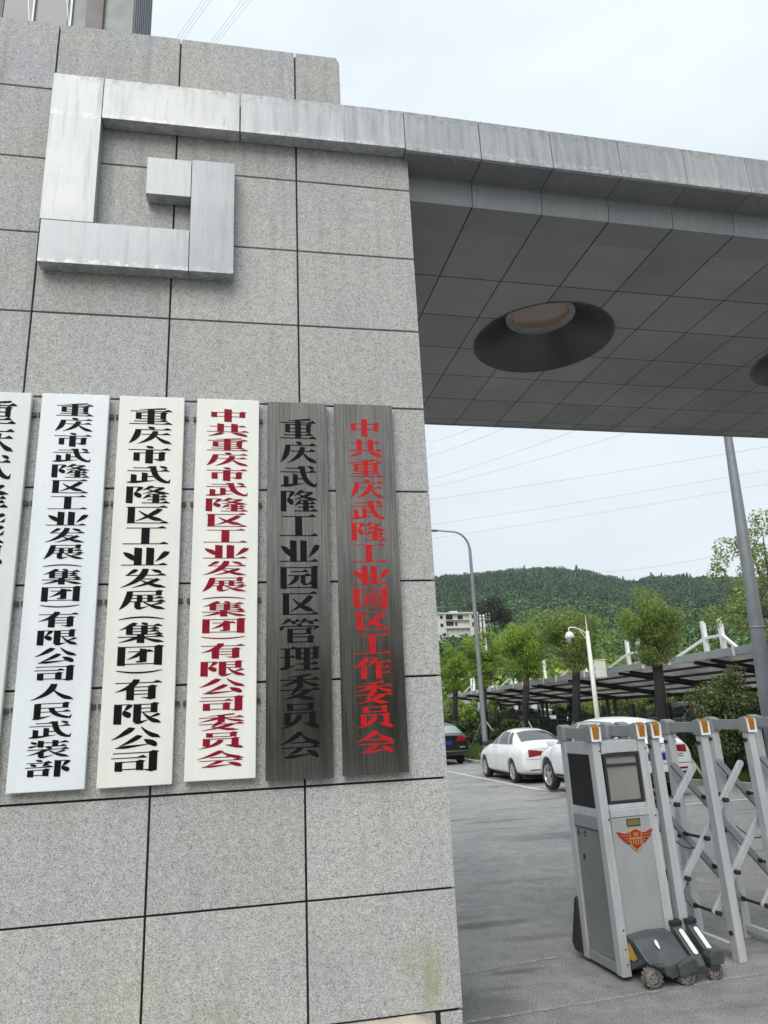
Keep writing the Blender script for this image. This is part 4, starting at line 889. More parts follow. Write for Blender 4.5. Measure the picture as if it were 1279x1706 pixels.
sedan = dict(key='sedan', w=1.70, stations=sed_st, axles=(-1.28, 1.34), wr=0.315, paint=WPAINT2, sglass=GLASS, rglass=REARG, spokes=7,
  side_win=[[(-0.86, 1.045), (0.02, 1.035), (0.06, 1.375), (-0.60, 1.385)], [(0.09, 1.033), (0.92, 1.02), (0.42, 1.335), (0.12, 1.375)], [(-1.24, 1.055), (-0.91, 1.047), (-0.66, 1.375), (-0.90, 1.335)]], trim=[[(-1.28, 1.03), (0.98, 1.005), (0.98, 1.02), (-1.28, 1.045)]], chrome=True,
  doors=(0.055, 1.02, -0.98), belt=1.0, handles=(-0.72, 0.28), hz=0.86, rear_win=(0.60, 0.50, -1.62, 1.11, -0.98, 1.40), wind=(0.62, 0.52, 1.06, 1.05, 0.45, 1.37), mirror=(0.80, 1.03), mirm=BLACK,
  decor=[('tail_lamp', REDL, [(-.83, -3, .72), (-.40, -3, .765), (-.34, -3, .855), (-.83, -3, .925)], (0.25, 1, 0), 0.010), ('tail_lamp', REDL, [(.40, -3, .765), (.83, -3, .72), (.83, -3, .925), (.34, -3, .855)], (-0.25, 1, 0), 0.010),
         ('licence_plate', PTEAL, [(-.22, -3, .72), (.22, -3, .72), (.22, -3, .86), (-.22, -3, .86)], (0, 1, 0), 0.008), ('bumper_slot', CAVITY, [(-.62, -3, .365), (.62, -3, .365), (.60, -3, .395), (-.60, -3, .395)], (0, 1, 0), 0.006),
         ('boot_gap', CAVITY, [(-.70, -3, .655), (.70, -3, .655), (.70, -3, .664), (-.70, -3, .664)], (0, 1, 0), 0.003)])
suv_st = [(-2.315, .42, .74, .82, .82, .86, .80, 1.00, .66, 1.12, 1.15), (-2.295, .37, .80, .88, .885, .90, .83, 1.05, .69, 1.15, 1.18), (-2.20, .34, .83, .91, .925, .95, .84, 1.10, .70, 1.22, 1.26), (-2.00, .31, .85, .935, .94, .96, .845, 1.10, .69, 1.42, 1.48), (-1.78, .29, .86, .94, .94, .97, .845, 1.10, .655, 1.60, 1.655),
          (-1.20, .28, .86, .94, .94, .97, .845, 1.09, .645, 1.655, 1.70), (-0.50, .27, .86, .94, .94, .97, .845, 1.08, .645, 1.675, 1.72), (0.20, .27, .86, .94, .94, .96, .845, 1.07, .645, 1.64, 1.685), (0.60, .27, .86, .94, .94, .95, .845, 1.06, .655, 1.52, 1.575), (1.05, .28, .86, .94, .935, .93, .84, 1.05, .68, 1.24, 1.285), (1.35, .28, .86, .94, .93, .92, .83, 1.03, .66, 1.085, 1.115), (1.60, .28, .85, .93, .92, .89, .81, .99, .58, 1.035, 1.06), (1.95, .30, .82, .90, .87, .82, .75, .91, .52, .96, .98), (2.20, .34, .74, .80, .76, .70, .66, .78, .44, .83, .85), (2.29, .42, .58, .64, .60, .58, .52, .64, .36, .68, .69)]
suv_base = dict(w=1.88, stations=suv_st, axles=(-1.36, 1.44), wr=0.365, sglass=GLASS, rglass=REARG, spokes=5,
  side_win=[[(-1.00, 1.135), (-0.02, 1.12), (0.0, 1.545), (-0.92, 1.555)], [(0.05, 1.12), (0.98, 1.10), (0.55, 1.46), (0.08, 1.54)], [(-1.72, 1.175), (-1.06, 1.14), (-0.98, 1.55), (-1.52, 1.50)]], trim=[], doors=(0.02, 1.12, -1.05), belt=1.06, handles=(-0.80, 0.26), hz=0.96,
  rear_win=(0.68, 0.56, -2.16, 1.20, -1.90, 1.53), wind=(0.68, 0.56, 1.22, 1.15, 0.55, 1.56), mirror=(0.90, 1.12), cladding=[[(-0.90, .27), (0.98, .27), (0.98, .42), (-0.90, .42)]], cladm=BLACK)
suv = dict(suv_base, key='suv', paint=WPAINT, rails=(-1.75, 0.45),
  decor=[('tail_lamp', REDL, [(s*.50, -3, .975), (s*.93, -3, .935), (s*.93, -3, 1.085), (s*.66, -3, 1.085)][::s], (-s*.25, 1, 0), 0.010) for s in (-1, 1)]+
        [('licence_plate', PBLUE, [(-.22, -3, .80), (.22, -3, .80), (.22, -3, .94), (-.22, -3, .94)], (0, 1, 0), 0.010), ('lower_bumper', BLACK, [(-.80, -3, .40), (.80, -3, .40), (.86, -3, .56), (-.86, -3, .56)], (0, 1, 0), 0.012), ('lower_bumper', BLACK, [(-.62, -3, .36), (.62, -3, .36), (.80, -3, .42), (-.80, -3, .42)], (0, 1, 0), 0.014),
         ('tailgate_gap', CAVITY, [(-.84, -3, .715), (.84, -3, .715), (.84, -3, .726), (-.84, -3, .726)], (0, 1, 0), 0.004), ('tailgate_gap', CAVITY, [(-.52, -3, .952), (.52, -3, .952), (.52, -3, .960), (-.52, -3, .960)], (0, 1, 0), 0.004)]+
        [('bumper_reflector', REDL, [(s*.46, -3, .60), (s*.84, -3, .60), (s*.84, -3, .64), (s*.43, -3, .64)][::s], (-s*.15, 1, 0), 0.008) for s in (-1, 1)]+
        [('tailgate_letters', BLACK, [(a, -3, z), (b, -3, z), (b, -3, z+.016), (a, -3, z+.016)], (0, 1, 0), 0.006) for a, b, z in ((.52, .57, .895), (.58, .66, .895), (.48, .53, .850), (.545, .60, .855), (.61, .67, .848))])
kuv = dict(suv_base, key='suv', paint=KPAINT, rglass=glass_dark('sky_lit_glass', (0.16, 0.20, 0.18), 0.04),
  decor=[('tail_lamp', REDL, [(s*.50, -3, .90), (s*.95, -3, .94), (s*.95, -3, 1.14), (s*.66, -3, 1.10)][::s], (-s*.25, 1, 0), 0.010) for s in (-1, 1)]+
        [('licence_plate', PBLUE, [(-.22, -3, .80), (.22, -3, .80), (.22, -3, .94), (-.22, -3, .94)], (0, 1, 0), 0.010), ('chrome_strip', CHROME, [(-.84, -3, .52), (.84, -3, .52), (.84, -3, .555), (-.84, -3, .555)], (0, 1, 0), 0.010)]+
        [('bumper_reflector', RIM, [(s*.62, -3, .665), (s*.86, -3, .665), (s*.86, -3, .71), (s*.62, -3, .71)][::s], (-s*.15, 1, 0), 0.008) for s in (-1, 1)])
c1 = make_car(sedan, (7.12, 17.75, gz(17.7)), R(1.2), (1.0, 0.90, 1.0), 'white sedan parked beyond the gate head, tail and left side towards the camera')
em_ = MB(); ringp = [(0.055*math.cos(2*math.pi*k/20), -2.165, 0.935+0.055*math.sin(2*math.pi*k/20)) for k in range(21)]; em_.tube(ringp, 0.006, 6)
for a, b in (((-.03, .972), (-.002, .892)), ((.03, .972), (.002, .892)), ((-.014, .972), (.0, .942)), ((.014, .972), (.0, .942))): em_.tube([(a[0], -2.168, a[1]), (b[0], -2.168, b[1])], 0.006, 6)
em_.build('boot_emblem', RIM, c1)
c2 = make_car(suv, (7.16, 12.44, gz(12.3)), R(4.5), (0.97, 0.875, 1.0), 'white sport utility car parked right behind the folding gate frames')
plate_text(c2, '0', -0.03, -2.318, 0.87, 0.115, PWHITE)
c3 = make_car(kuv, (6.50, 27.0, gz(27)), R(2.5), (1.0, 1.0, 0.98), 'black sport utility car half hidden behind the pillar edge')
plate_text(c3, 'D9451', 0, -2.318, 0.87, 0.105, PWHITE)

# ------------------------------------------------------------------ poles
lampb = Vector((6.35, 19.6, -0.3)); lampb = Vector((6.62, 20.4, -0.3))
lampb = onY(808.5, 1242, 20.4); lampb.z = -0.28
sl1 = empty('street_lamp', lampb, 0, label='slim grey street lamp with a curved arm, behind the white sedan', cat='street lamp')
hh = 8.75; MB().tube([(0, 0, 0), (0, 0, 0.35)], 0.13, 16).build('pole_base', GALV, sl1)
pts = [(0, 0, 0.3+(hh-1.1-0.3)*t) for t in [i/8 for i in range(9)]]+[(-0.62*(1-math.cos(a))-0.0, 0, hh-1.1+0.72*math.sin(a)) for a in [R(10*k) for k in range(1, 9)]]+[(-1.25, 0, hh-0.33)]
MB().tube(pts, [0.095-0.045*min(1, i/9) for i in range(9)]+[0.045-0.002*k for k in range(9)], 14).build('pole', GALV, sl1)
m = MB(); m.box(-1.60, -1.18, -0.07, 0.07, hh-0.375, hh-0.31); m.box(-1.66, -1.52, -0.075, 0.075, hh-0.40, hh-0.33); m.build('lamp_head', plain('lamp_housing', (0.10, 0.11, 0.12), 0.5), sl1, bevel=0.02)
pb = onY(1284.5, 1230, 8.0); pb.z = gz(8.0)+0.1
sl2 = empty('street_lamp', pb, 0, label='thick dark grey tapered lamp pole rising past the canopy at the right edge', cat='street lamp')
dxp = 0.0
pt_ = onY(1212, 725, 8.0)-pb; lx_ = pt_.x/pt_.z
MB().tube([(lx_*z, 0, z) for z in (0, 2.0, 5.0, 7.0, 9.5)], [0.155, 0.140, 0.105, 0.080, 0.065], 24).build('pole', GALV, sl2)
MB().tube([(lx_*3.02, 0, 3.02), (lx_*3.06, 0, 3.06)], 0.133, 24).build('collar', GALV, sl2); MB().tube([(0, 0, 0.0), (0, 0, 0.03)], 0.26, 24).build('base_plate', GALV, sl2)
MB().tube([(0, 0, 9.4), (-0.5, 0, 9.9), (-1.4, 0, 10.1)], 0.045, 10).build('arm', GALV, sl2); MB().box(-2.0, -1.35, -0.1, 0.1, 10.05, 10.15).build('lamp_head', GALV, sl2, bevel=0.02)
# surveillance pole
WPOLE = plain('cream_white_pole', (0.66, 0.68, 0.60), 0.5, 0, 0.08, 6)
cb = onY(997.5, 1215, 16); cb.z = -0.22
sp = empty('surveillance_pole', cb, 0, label='cream white camera pole with a dome camera on its arm, behind the white car', cat='camera pole')
MB().tube([(0, 0, 0), (0, 0, 4.1)], [0.082, 0.055], 16).build('pole', WPOLE, sp)
MB().tube([(0, 0, 4.1), (0, 0, 4.16), (0, 0, 4.62)], [0.03, 0.016, 0.002], 8).build('lightning_rod', WPOLE, sp)
MB().tube([(0, 0, 3.98), (-0.16, 0, 4.12), (-0.38, 0, 4.21), (-0.54, 0, 4.22), (-0.575, 0, 4.20), (-0.58, 0, 4.08)], 0.020, 10).build('arm', WPOLE, sp)
MB().tube([(0, 0, 3.76), (-0.10, 0, 3.93), (-0.24, 0, 4.14)], 0.013, 8).build('brace', WPOLE, sp)
TB = Matrix.Translation((-0.575, 0, 3.90)); dm = MB().lathe([(0.0, 0.20), (0.06, 0.19), (0.115, 0.13), (0.130, 0.06), (0.132, 0.0), (0.11, -0.005)], 28, TB).build('dome_camera', WPOLE, sp)
MB().lathe([(0.108, 0.0), (0.100, -0.06), (0.07, -0.105), (0.03, -0.122), (0.0, -0.125)], 28, TB).build('dome_glass', plain('dome', (0.45, 0.46, 0.46), 0.15, 0.3), dm)
MB().lathe([(0.0, 0.075), (0.04, 0.075), (0.045, 0.0)], 20, TB @ Matrix.Translation((0.03, -0.07, -0.045)) @ Matrix.Rotation(R(100), 4, 'X')).build('camera_lens', BLACK, dm)
m = MB(); m.box(0.10, 0.40, -0.14, 0.10, 2.72, 3.22); bx = m.build('equipment_box', WPOLE, sp, bevel=0.015); MB().box(0.085, 0.415, -0.155, 0.115, 3.22, 3.245).build('box_lid', WPOLE, bx, bevel=0.004)
m = MB(); m.box(0.04, 0.10, -0.03, 0.03, 2.85, 2.90); m.box(0.04, 0.10, -0.03, 0.03, 3.05, 3.1); m.build('box_bracket', WPOLE, sp)
cb2 = onY(1114, 1200, 20); cb2.z = -0.2; top2 = onY(1108.5, 1131, 20)
sp2 = empty('camera_post', cb2, 0, label='short white post topped by a small camera, under the carport edge', cat='camera post')
MB().tube([(0, 0, 0), (0, 0, top2.z-cb2.z)], 0.05, 12).build('pole', WPOLE, sp2); MB().box(-0.08, 0.22, -0.08, 0.08, top2.z-cb2.z, top2.z-cb2.z+0.14).build('camera', WPOLE, sp2, bevel=0.02); MB().tube([(0.22, 0, top2.z-cb2.z+.07), (0.30, 0, top2.z-cb2.z+.07)], 0.06, 12).build('camera_lens', BLACK, sp2)
# concrete utility pole on the slope
ub = onY(811, 1132, 118); CONC = plain('pale_concrete', (0.50, 0.49, 0.47), 0.85, 0, 0.15, 3)
INSUL = plain('insulator', (0.42, 0.36, 0.34), 0.4); upo = empty('utility_pole', (ub.x, ub.y, 2.0), 0, label='pale concrete utility pole with bristling crossarms beside the hillside house', cat='utility pole'); tz = onY(803, 1024, 118).z-2.0
for dx in (-0.32, 0.32): MB().tube([(dx, 0, 0), (dx, 0, tz)], [0.26, 0.19], 12).build('shaft', CONC, upo)
for i, zz in enumerate((0.985, 0.93, 0.86, 0.78)):
    a = MB(); a.beam((-1.5, -0.2, tz*zz), (1.5, -0.2, tz*zz+(0.3 if i % 2 else -0.2)), 0.11, 0.11)
    ca = a.build('crossarm', GALV, upo)
    for x in (-1.4, -0.8, 0.8, 1.4): MB().tube([(x, -0.2, tz*zz), (x+random.uniform(-.2, .2), -0.2, tz*zz+0.5)], 0.07, 6).build('insulator', INSUL, ca)

# power lines
WIRE = plain('wire', (0.36, 0.38, 0.40), 0.6)
def wire(a, b, Ya, Yb, r, label, sag=0.0, group='power lines across the sky'):
    A = onY(a[0], a[1], Ya); B = onY(b[0], b[1], Yb); e = (B-A)
    p0 = A-e*0.35; p1 = B+e*0.35; pts = [p0+(p1-p0)*t-Vector((0, 0, sag*4*t*(1-t))) for t in [i/24 for i in range(25)]]
    MB().tube(pts, r, 6).build('power_line', WIRE, label=label, cat='power line', group=group)
for i, (x0, x1) in enumerate(((294, 338), (300, 345), (306, 352))): wire((x0, 64), (x1, 0), 70, 60, 0.017, 'thin cable in the left bundle climbing from the top of the granite wall')
for i, (x0, x1) in enumerate(((352, 403), (358, 411), (364, 419))): wire((x0, 68), (x1, 0), 70, 60, 0.017, 'thin cable in the right bundle climbing from the top of the granite wall')
wl = [((713, 756), (840, 708), 'faint wire highest beside the pillar under the canopy'), ((718, 795), (945, 717), 'faint wire sloping up to the canopy, left of the paired wires'), ((750, 800), (1035, 719), 'faint wire sloping up to the canopy, right of the paired wires'), ((715, 732), (790, 706), 'faint short wire in the corner between pillar and canopy'),
      ((718, 828), (1279, 739), 'long wire crossing the open sky, highest of the three'), ((718, 870), (1279, 778), 'long wire crossing the open sky, middle of the three'), ((718, 893), (1279, 801), 'long wire crossing the open sky, lowest of the three'), ((1030, 947), (1200, 919), 'faint wire just above the hill crest near the right pole')]
for i, (a, b, lb) in enumerate(wl): wire(a, b, 95, 70, 0.017 if i != 4 else 0.021, lb, 0.6)

# ------------------------------------------------------------------ foliage
def crown_quads(centers, radii, n_per, size, seed, squash=1.0, up_bias=0.25):
    g = np.random.default_rng(seed); out = []
    for c, r in zip(centers, radii):
        n = int(n_per*(r/np.mean(radii))**2)
        d = g.normal(size=(n, 3)); d /= np.linalg.norm(d, axis=1)[:, None]; rad = r*(0.55+0.5*g.random(n)**0.6)
        p = np.array(c)+d*rad[:, None]*np.array([1, 1, squash])
        nrm = d*0.6+g.normal(size=(n, 3))*0.6+np.array([0, 0, up_bias]); nrm /= np.linalg.norm(nrm, axis=1)[:, None]
        a = np.cross(nrm, g.normal(size=(n, 3))); a /= np.linalg.norm(a, axis=1)[:, None]; b = np.cross(nrm, a)
        s = size*(0.6+0.8*g.random(n)); a = a*s[:, None]; b = b*s[:, None]*0.48
        out.append(np.stack([p-a, p+b, p+a, p-b], 1))
    return np.concatenate(out)
def clump_centers(n, rx, ry, rz, cz, seed, irregular=0.25):
    g = np.random.default_rng(seed); out = []
    while len(out) < n:
        p = g.normal(size=3); p /= np.linalg.norm(p); rr = g.random()**0.45; k = 1+irregular*math.sin(3*math.atan2(p[1], p[0])+seed)*0.6+irregular*(g.random()-.5)
        if p[2] < -0.75: continue
        out.append((p[0]*rx*rr*k, p[1]*ry*rr*k, cz+p[2]*rz*rr*k))
    return np.array(out)
LEAF_CAMPHOR = leaf_mat('camphor_leaves', (0.088, 0.159, 0.019), (0.194, 0.310, 0.038), (0.386, 0.494, 0.089), 0.32)
LEAF_OLIVE = leaf_mat('olive_leaves', (0.082, 0.135, 0.030), (0.180, 0.268, 0.060), (0.371, 0.452, 0.142), 0.3)
LEAF_SHRUB = leaf_mat('shrub_leaves', (0.039, 0.068, 0.021), (0.097, 0.141, 0.044), (0.241, 0.250, 0.109), 0.22)
LEAF_DARK = leaf_mat('dark_hedge_leaves', (0.018, 0.040, 0.014), (0.043, 0.083, 0.025), (0.099, 0.153, 0.050), 0.15)
LEAF_YEL = leaf_mat('yellow_green_leaves', (0.078, 0.124, 0.026), (0.156, 0.215, 0.052), (0.260, 0.299, 0.098), 0.3)
WRAP = plain('black_shade_net', (0.010, 0.011, 0.012), 0.85, 0, 0.4, 25)
FIBRE = plain('brown_fibre', (0.115, 0.060, 0.035), 0.95, 0, 0.5, 30)
STAKE = plain('wood_stake', (0.40, 0.37, 0.30), 0.85, 0, 0.3, 12); STAKED = plain('dark_stake', (0.09, 0.08, 0.065), 0.9)
def street_tree(px, pbase, Y, crown_px, leaf, label, seed, tr=0.15, lean=(0, 0), wrap_px=None, nclump=46, n_per=120, ls=0.055, stakes=True, zg=-0.12, group='staked street trees behind the parked cars'):
    b = onY(px, pbase, Y); b.z = zg; D = (b-CAM).dot(fw); k = D/CF
    xl, xr, yt, yb_ = crown_px; ctr = onY((xl+xr)/2, (yt+yb_)/2, Y)-b; rx = (xr-xl)/2*k; rz = (yb_-yt)/2*k; zc0 = ctr.z-rz
    t = empty('street_tree', b, 0, label=label, cat='tree', group=group)
    top = Vector((ctr.x, ctr.y, zc0+0.15*rz))
    wz = (onY(px, wrap_px, Y)-b).z if wrap_px else zc0*0.85
    f = lambda z: Vector((top.x*min(1.2, z/top.z), top.y, z))
    P = [f(top.z*q) for q in (0, .25, .5, .75, 1.0)]
    tk = MB().tube(P, [tr*1.15, tr, tr*.95, tr*.9, tr*.85], 14).build('trunk', TRUNK, t)
    MB().tube([f(0.02), f(wz*.33)+Vector((0.01, 0, 0)), f(wz*.66), f(wz)], [tr*1.18, tr*1.02, tr*1.0, tr*.97], 14).build('trunk_wrap', WRAP, tk)
    MB().tube([f(wz), f(min(wz+0.35, top.z))], [tr*1.0, tr*.95], 14).build('fibre_band', FIBRE, tk)
    g = random.Random(seed)
    for q in range(8):
        a = g.random()*6.283; e = 0.4+g.random()*1.1; L = rz*(0.8+0.8*g.random()); d = Vector((math.cos(a)*math.cos(e)*rx/rz, math.sin(a)*math.cos(e)*rx/rz, math.sin(e)))
        p = top; m = MB(); m.tube([p-Vector((0, 0, .1)), p+d*L*.5+Vector((0, 0, .08)), p+d*L+Vector((0, 0, .1))], [tr*.26, tr*.15, tr*.04], 7); m.build('limb', TRUNK, tk)
    cc = clump_centers(nclump, rx*.86, rx*.80, rz*.86, ctr.z, seed, 0.55)+np.array([ctr.x, ctr.y, 0])
    rad_ = np.hypot(cc[:, 0]-ctr.x, cc[:, 1]-ctr.y)/rx; hz_ = (cc[:, 2]-ctr.z)/rz; cc = cc[~((hz_ < -0.15) & (rad_ > 0.80+0.75*hz_))]
    low = clump_centers(nclump//5, rx*.42, rx*.42, rz*.22, zc0+rz*.22, seed+9)+np.array([ctr.x, ctr.y, 0]); cc = np.concatenate([cc, low])
    gg = np.random.default_rng(seed+1); rr = rx*(0.15+0.17*gg.random(len(cc)))
    V = crown_quads(cc, rr, n_per, ls, seed+2); quads('crown', V, leaf, t)
    if stakes:
        for q in range(3):
            a = g.random()*2+q*2.1; o = Vector((math.cos(a), math.sin(a), 0)); hi = f(1.25)+o*tr*1.1; lo = o*(0.85+0.25*g.random())+Vector((0, 0, 0.0))
            MB().tube([lo, hi+(hi-lo)*0.08], 0.032, 8).build('support_stake', STAKE if q != 1 else STAKED, t)
    return t
street_tree(1104, 1230, 13.2, (1026, 1146, 984, 1106), LEAF_OLIVE, 'rounded olive green tree with a black wrapped trunk, directly above the folding gate frames', 11, 0.135, wrap_px=1112, nclump=84, n_per=420, ls=0.024)
street_tree(956, 1230, 20.5, (893, 1016, 1012, 1112), LEAF_OLIVE, 'dull green tree behind the dome camera arm, brown fibre on its trunk top', 23, 0.145, wrap_px=1128, nclump=76, n_per=340, ls=0.031)
street_tree(871, 1232, 27.5, (816, 930, 1030, 1128), LEAF_CAMPHOR, 'bright green tree right of the slim street lamp', 35, 0.145, wrap_px=1146, nclump=76, n_per=320, ls=0.039)
street_tree(803, 1228, 33.0, (768, 838, 1056, 1146), LEAF_CAMPHOR, 'bright green tree half hidden by the slim street lamp', 47, 0.145, wrap_px=1150, nclump=60, n_per=280, ls=0.043)
street_tree(756, 1222, 37.0, (722, 790, 1072, 1156), LEAF_CAMPHOR, 'bright green tree closest to the pillar edge, above the black car', 59, 0.145, wrap_px=1156, nclump=60, n_per=280, ls=0.043)
# larger open tree at the right edge
tb = onY(1322, 1200, 10.5); tb.z = gz(10.5)+0.2
bt = empty('open_crowned_tree', tb, 0, label='large loose leafy tree behind the thick lamp pole at the right edge', cat='tree')
MB().tube([(0, 0, 0), (0.05, 0, 1.6), (0, 0, 3.2), (-0.05, 0.1, 4.6)], [0.14, 0.12, 0.08, 0.03], 12).build('trunk', TRUNK, bt)
Dk = (tb-CAM).dot(fw)/CF; rg = random.Random(5); cc = []; rr = []
def bpt(px, py): return onY(px, py, 10.5)-tb
LP = [(1256, 900), (1240, 905), (1268, 890), (1280, 905), (1225, 930), (1250, 935), (1275, 930), (1236, 960), (1262, 965), (1215, 985), (1207, 1004), (1240, 1000), (1270, 1000), (1226, 1018), (1198, 1022), (1250, 1025), (1275, 1040), (1262, 1058), (1300, 900), (1310, 940), (1300, 990), (1320, 1000), (1300, 1040), (1330, 930), (1340, 980), (1330, 1040), (1350, 900), (1285, 880), (1245, 880), (1225, 950), (1280, 1068)]
for q, (a, b) in enumerate(LP):
    p = bpt(a, b)+Vector((0, rg.uniform(-.8, .8), 0)); cc.append(p); rr.append(rg.uniform(0.20, 0.36))
    if q % 2 == 0:
        s = Vector((0, 0, 1.4+rg.random()*2.2)); MB().tube([s, s*.4+p*.6+Vector((0, 0, .1)), p], [0.035, 0.02, 0.006], 6).build('limb', TRUNK, bt)
quads('crown', crown_quads(np.array(cc), np.array(rr), 260, 0.036, 91), LEAF_OLIVE, bt)

def shrub(px, py_top, py_bot, wpx, Y, leaf, label, seed, group=None, nper=150, ls=0.05, zg=None, dens=1.0, name='shrub'):
    top = onY(px, py_top, Y); zb = zg if zg is not None else gz(Y)+0.15; b = Vector((top.x, Y, zb)); k = (top-CAM).dot(fw)/CF
    rx = wpx/2*k; hz = (top.z-zb); s = empty(name, b, 0, label=label, cat='shrub', group=group)
    nc = int(60*dens); cc = clump_centers(nc, rx*.88, min(rx, 1.2)*.88, hz*.50, hz*.48, seed, 0.3); cc[:, 2] = np.clip(cc[:, 2], 0.1, hz*0.93)
    g = np.random.default_rng(seed); r = (0.24+0.16*g.random(nc))*min(rx, hz)*.62
    quads('leaves', crown_quads(cc, r, nper, ls, seed+4), leaf, s)
    m = MB(); 
    for q in range(6): m.tube([(0.05*q-.15, 0, 0), (cc[q][0]*.5, cc[q][1]*.5, hz*.5), tuple(cc[q])], [0.025, 0.018, 0.006], 6)
    m.build('stem', TRUNK, s)
    return s
shrub(1205, 1112, 1205, 150, 12.6, LEAF_SHRUB, 'big reddish green shrub under the near end of the carport', 101, nper=230, ls=0.036, dens=1.6)
shrub(1290, 1125, 1210, 100, 12.0, LEAF_SHRUB, 'shrub at the right edge behind the thick lamp pole', 102, nper=200, ls=0.036)
shrub(1268, 1182, 1260, 110, 15.0, LEAF_DARK, 'low dark hedge bush behind the last gate frames at the right edge', 103, nper=260, ls=0.036, dens=1.4)
shrub(1175, 1186, 1260, 130, 16.5, LEAF_DARK, 'low dark hedge bush right of the white sport utility car', 104, nper=260, ls=0.036, dens=1.4)
for i, (px, pt, wp, Y, lf) in enumerate(((1040, 1146, 76, 38, LEAF_YEL), (1082, 1144, 66, 36, LEAF_YEL), (1005, 1148, 62, 42, LEAF_OLIVE), (970, 1150, 66, 45, LEAF_OLIVE), (925, 1156, 62, 50, LEAF_SHRUB), (1138, 1142, 60, 32, LEAF_YEL))):
    shrub(px, pt, 1190, wp, Y, lf, 'leafy bush beyond the carport %s' % ('right of the camera pole, yellowish', 'left of the wrapped trunk of the rounded olive tree, yellowish', 'straight behind the camera pole, dark', 'left of the camera pole, dark', 'between the two bright tree trunks and the camera pole, darkest', 'right of the wrapped trunk of the rounded olive tree, yellowish')[i], 110+i, 'bushes seen under the carport roof', nper=150, ls=0.06, zg=0.1)
for i, (px, pt, wp, Y, lf) in enumerate(((752, 1166, 60, 44, LEAF_OLIVE), (786, 1168, 64, 42, LEAF_CAMPHOR), (822, 1168, 60, 40, LEAF_OLIVE), (848, 1180, 44, 38, LEAF_SHRUB), (890, 1182, 50, 34, LEAF_DARK), (940, 1176, 56, 30, LEAF_DARK), (905, 1196, 60, 31, LEAF_DARK), (845, 1200, 60, 33, LEAF_DARK), (780, 1200, 60, 36, LEAF_DARK), (740, 1200, 40, 38, LEAF_DARK), (985, 1190, 60, 26, LEAF_DARK), (1060, 1192, 60, 20, LEAF_DARK))):
    shrub(px, pt, 1215, wp, Y, lf, ['hedge bush by the pillar edge, mid green', 'hedge bush left of the slim street lamp, olive', 'hedge bush right of the slim street lamp, dark', 'hedge bush left of the third tree trunk', 'hedge bush right of the parasol tops', 'hedge bush left of the camera pole, tall', 'low hedge bush above the sedan roof, right half', 'low hedge bush above the sedan roof, left half', 'low hedge bush behind the slim street lamp foot', 'low hedge bush above the black car', 'low hedge bush above the roof of the white sport utility car, left half', 'low hedge bush above the roof of the white sport utility car, right half'][i], 130+i, 'hedge bushes along the fence', nper=140, ls=0.07, zg=-0.1)

# ------------------------------------------------------------------ iron fence
IRON = plain('black_iron', (0.016, 0.017, 0.018), 0.5, 0.4)
FA, FB = Vector((10.9, 9.0, 0)), Vector((13.4, 46.0, 0))
fe = empty('iron_fence', (0, 0, 0), label='black iron picket fence running behind the street trees', cat='fence')
nb = 15
for i in range(nb):
    a = FA+(FB-FA)*(i/nb); b = FA+(FB-FA)*((i+1)/nb); ga, gb = gz(a.y)+0.25, gz(b.y)+0.25
    MB().box(a.x-.05, a.x+.05, a.y-.05, a.y+.05, ga-.4, ga+1.75).build('fence_post', IRON, fe)
    m = MB()
    for z in (0.15, 1.25, 1.45): m.beam((a.x, a.y, ga+z), (b.x, b.y, gb+z), .028, .028)
    n = 17
    for k in range(n): q = a+(b-a)*((k+.5)/n); m.box(q.x-.007, q.x+.007, q.y-.007, q.y+.007, ga+.05, ga+1.62)
    m.build('picket_panel', IRON, fe)

# ------------------------------------------------------------------ carport
STEELW = plain('white_steel', (0.74, 0.76, 0.75), 0.45, 0, 0.05, 5); ROOFM = leaf_mat('translucent_roof_sheet', (0.50, 0.49, 0.485), (0.50, 0.49, 0.485), (0.50, 0.49, 0.485), 0.62); FASC = plain('grey_fascia', (0.33, 0.35, 0.35), 0.5, 0.2, 0.08, 3); DARKST = plain('dark_steel', (0.035, 0.04, 0.045), 0.5, 0.3)
E0 = Vector((10.55, 2.5, 2.95)); E1 = Vector((14.75, 54.0, 2.95)); ed = (E1-E0).normalized(); nrm = Vector((ed.y, -ed.x, 0)); L = (E1-E0).length
ca = empty('carport', (0, 0, 0), label='long lean-to carport with grey sheet roof and white tie frames on top', cat='carport')
W_ = 4.6; ZD = -0.86
def cp(s, t, dz=0): return E0+ed*s+nrm*t+Vector((0, 0, ZD*t/W_+dz))
m = MB(); n = 120
vs = []
for i in range(n+1):
    s = L*i/n; dz = 0.018*(i % 2)
    vs += [cp(s, 0.02, dz), cp(s, W_, dz)]
m.add(vs, [(2*i, 2*i+1, 2*i+3, 2*i+2) for i in range(n)]); rs = m.build('roof_sheet', ROOFM, ca); rs.modifiers.new('s', 'SOLIDIFY').thickness = 0.012
m = MB(); m.beam(cp(0, 0, -0.02), cp(L, 0, -0.02), 0.05, 0.22); m.build('fascia', FASC, ca, bevel=0.01)
m = MB(); m.beam(cp(0, W_, -0.08), cp(L, W_, -0.08), 0.06, 0.14); m.build('rear_gutter', DARKST, ca)
for t in (0.9, 1.8, 2.7, 3.6): MB().beam(cp(0, t, -0.06), cp(L, t, -0.06), 0.05, 0.08).build('purlin', DARKST, ca)
bay = 5.35; nbay = int(L/bay)
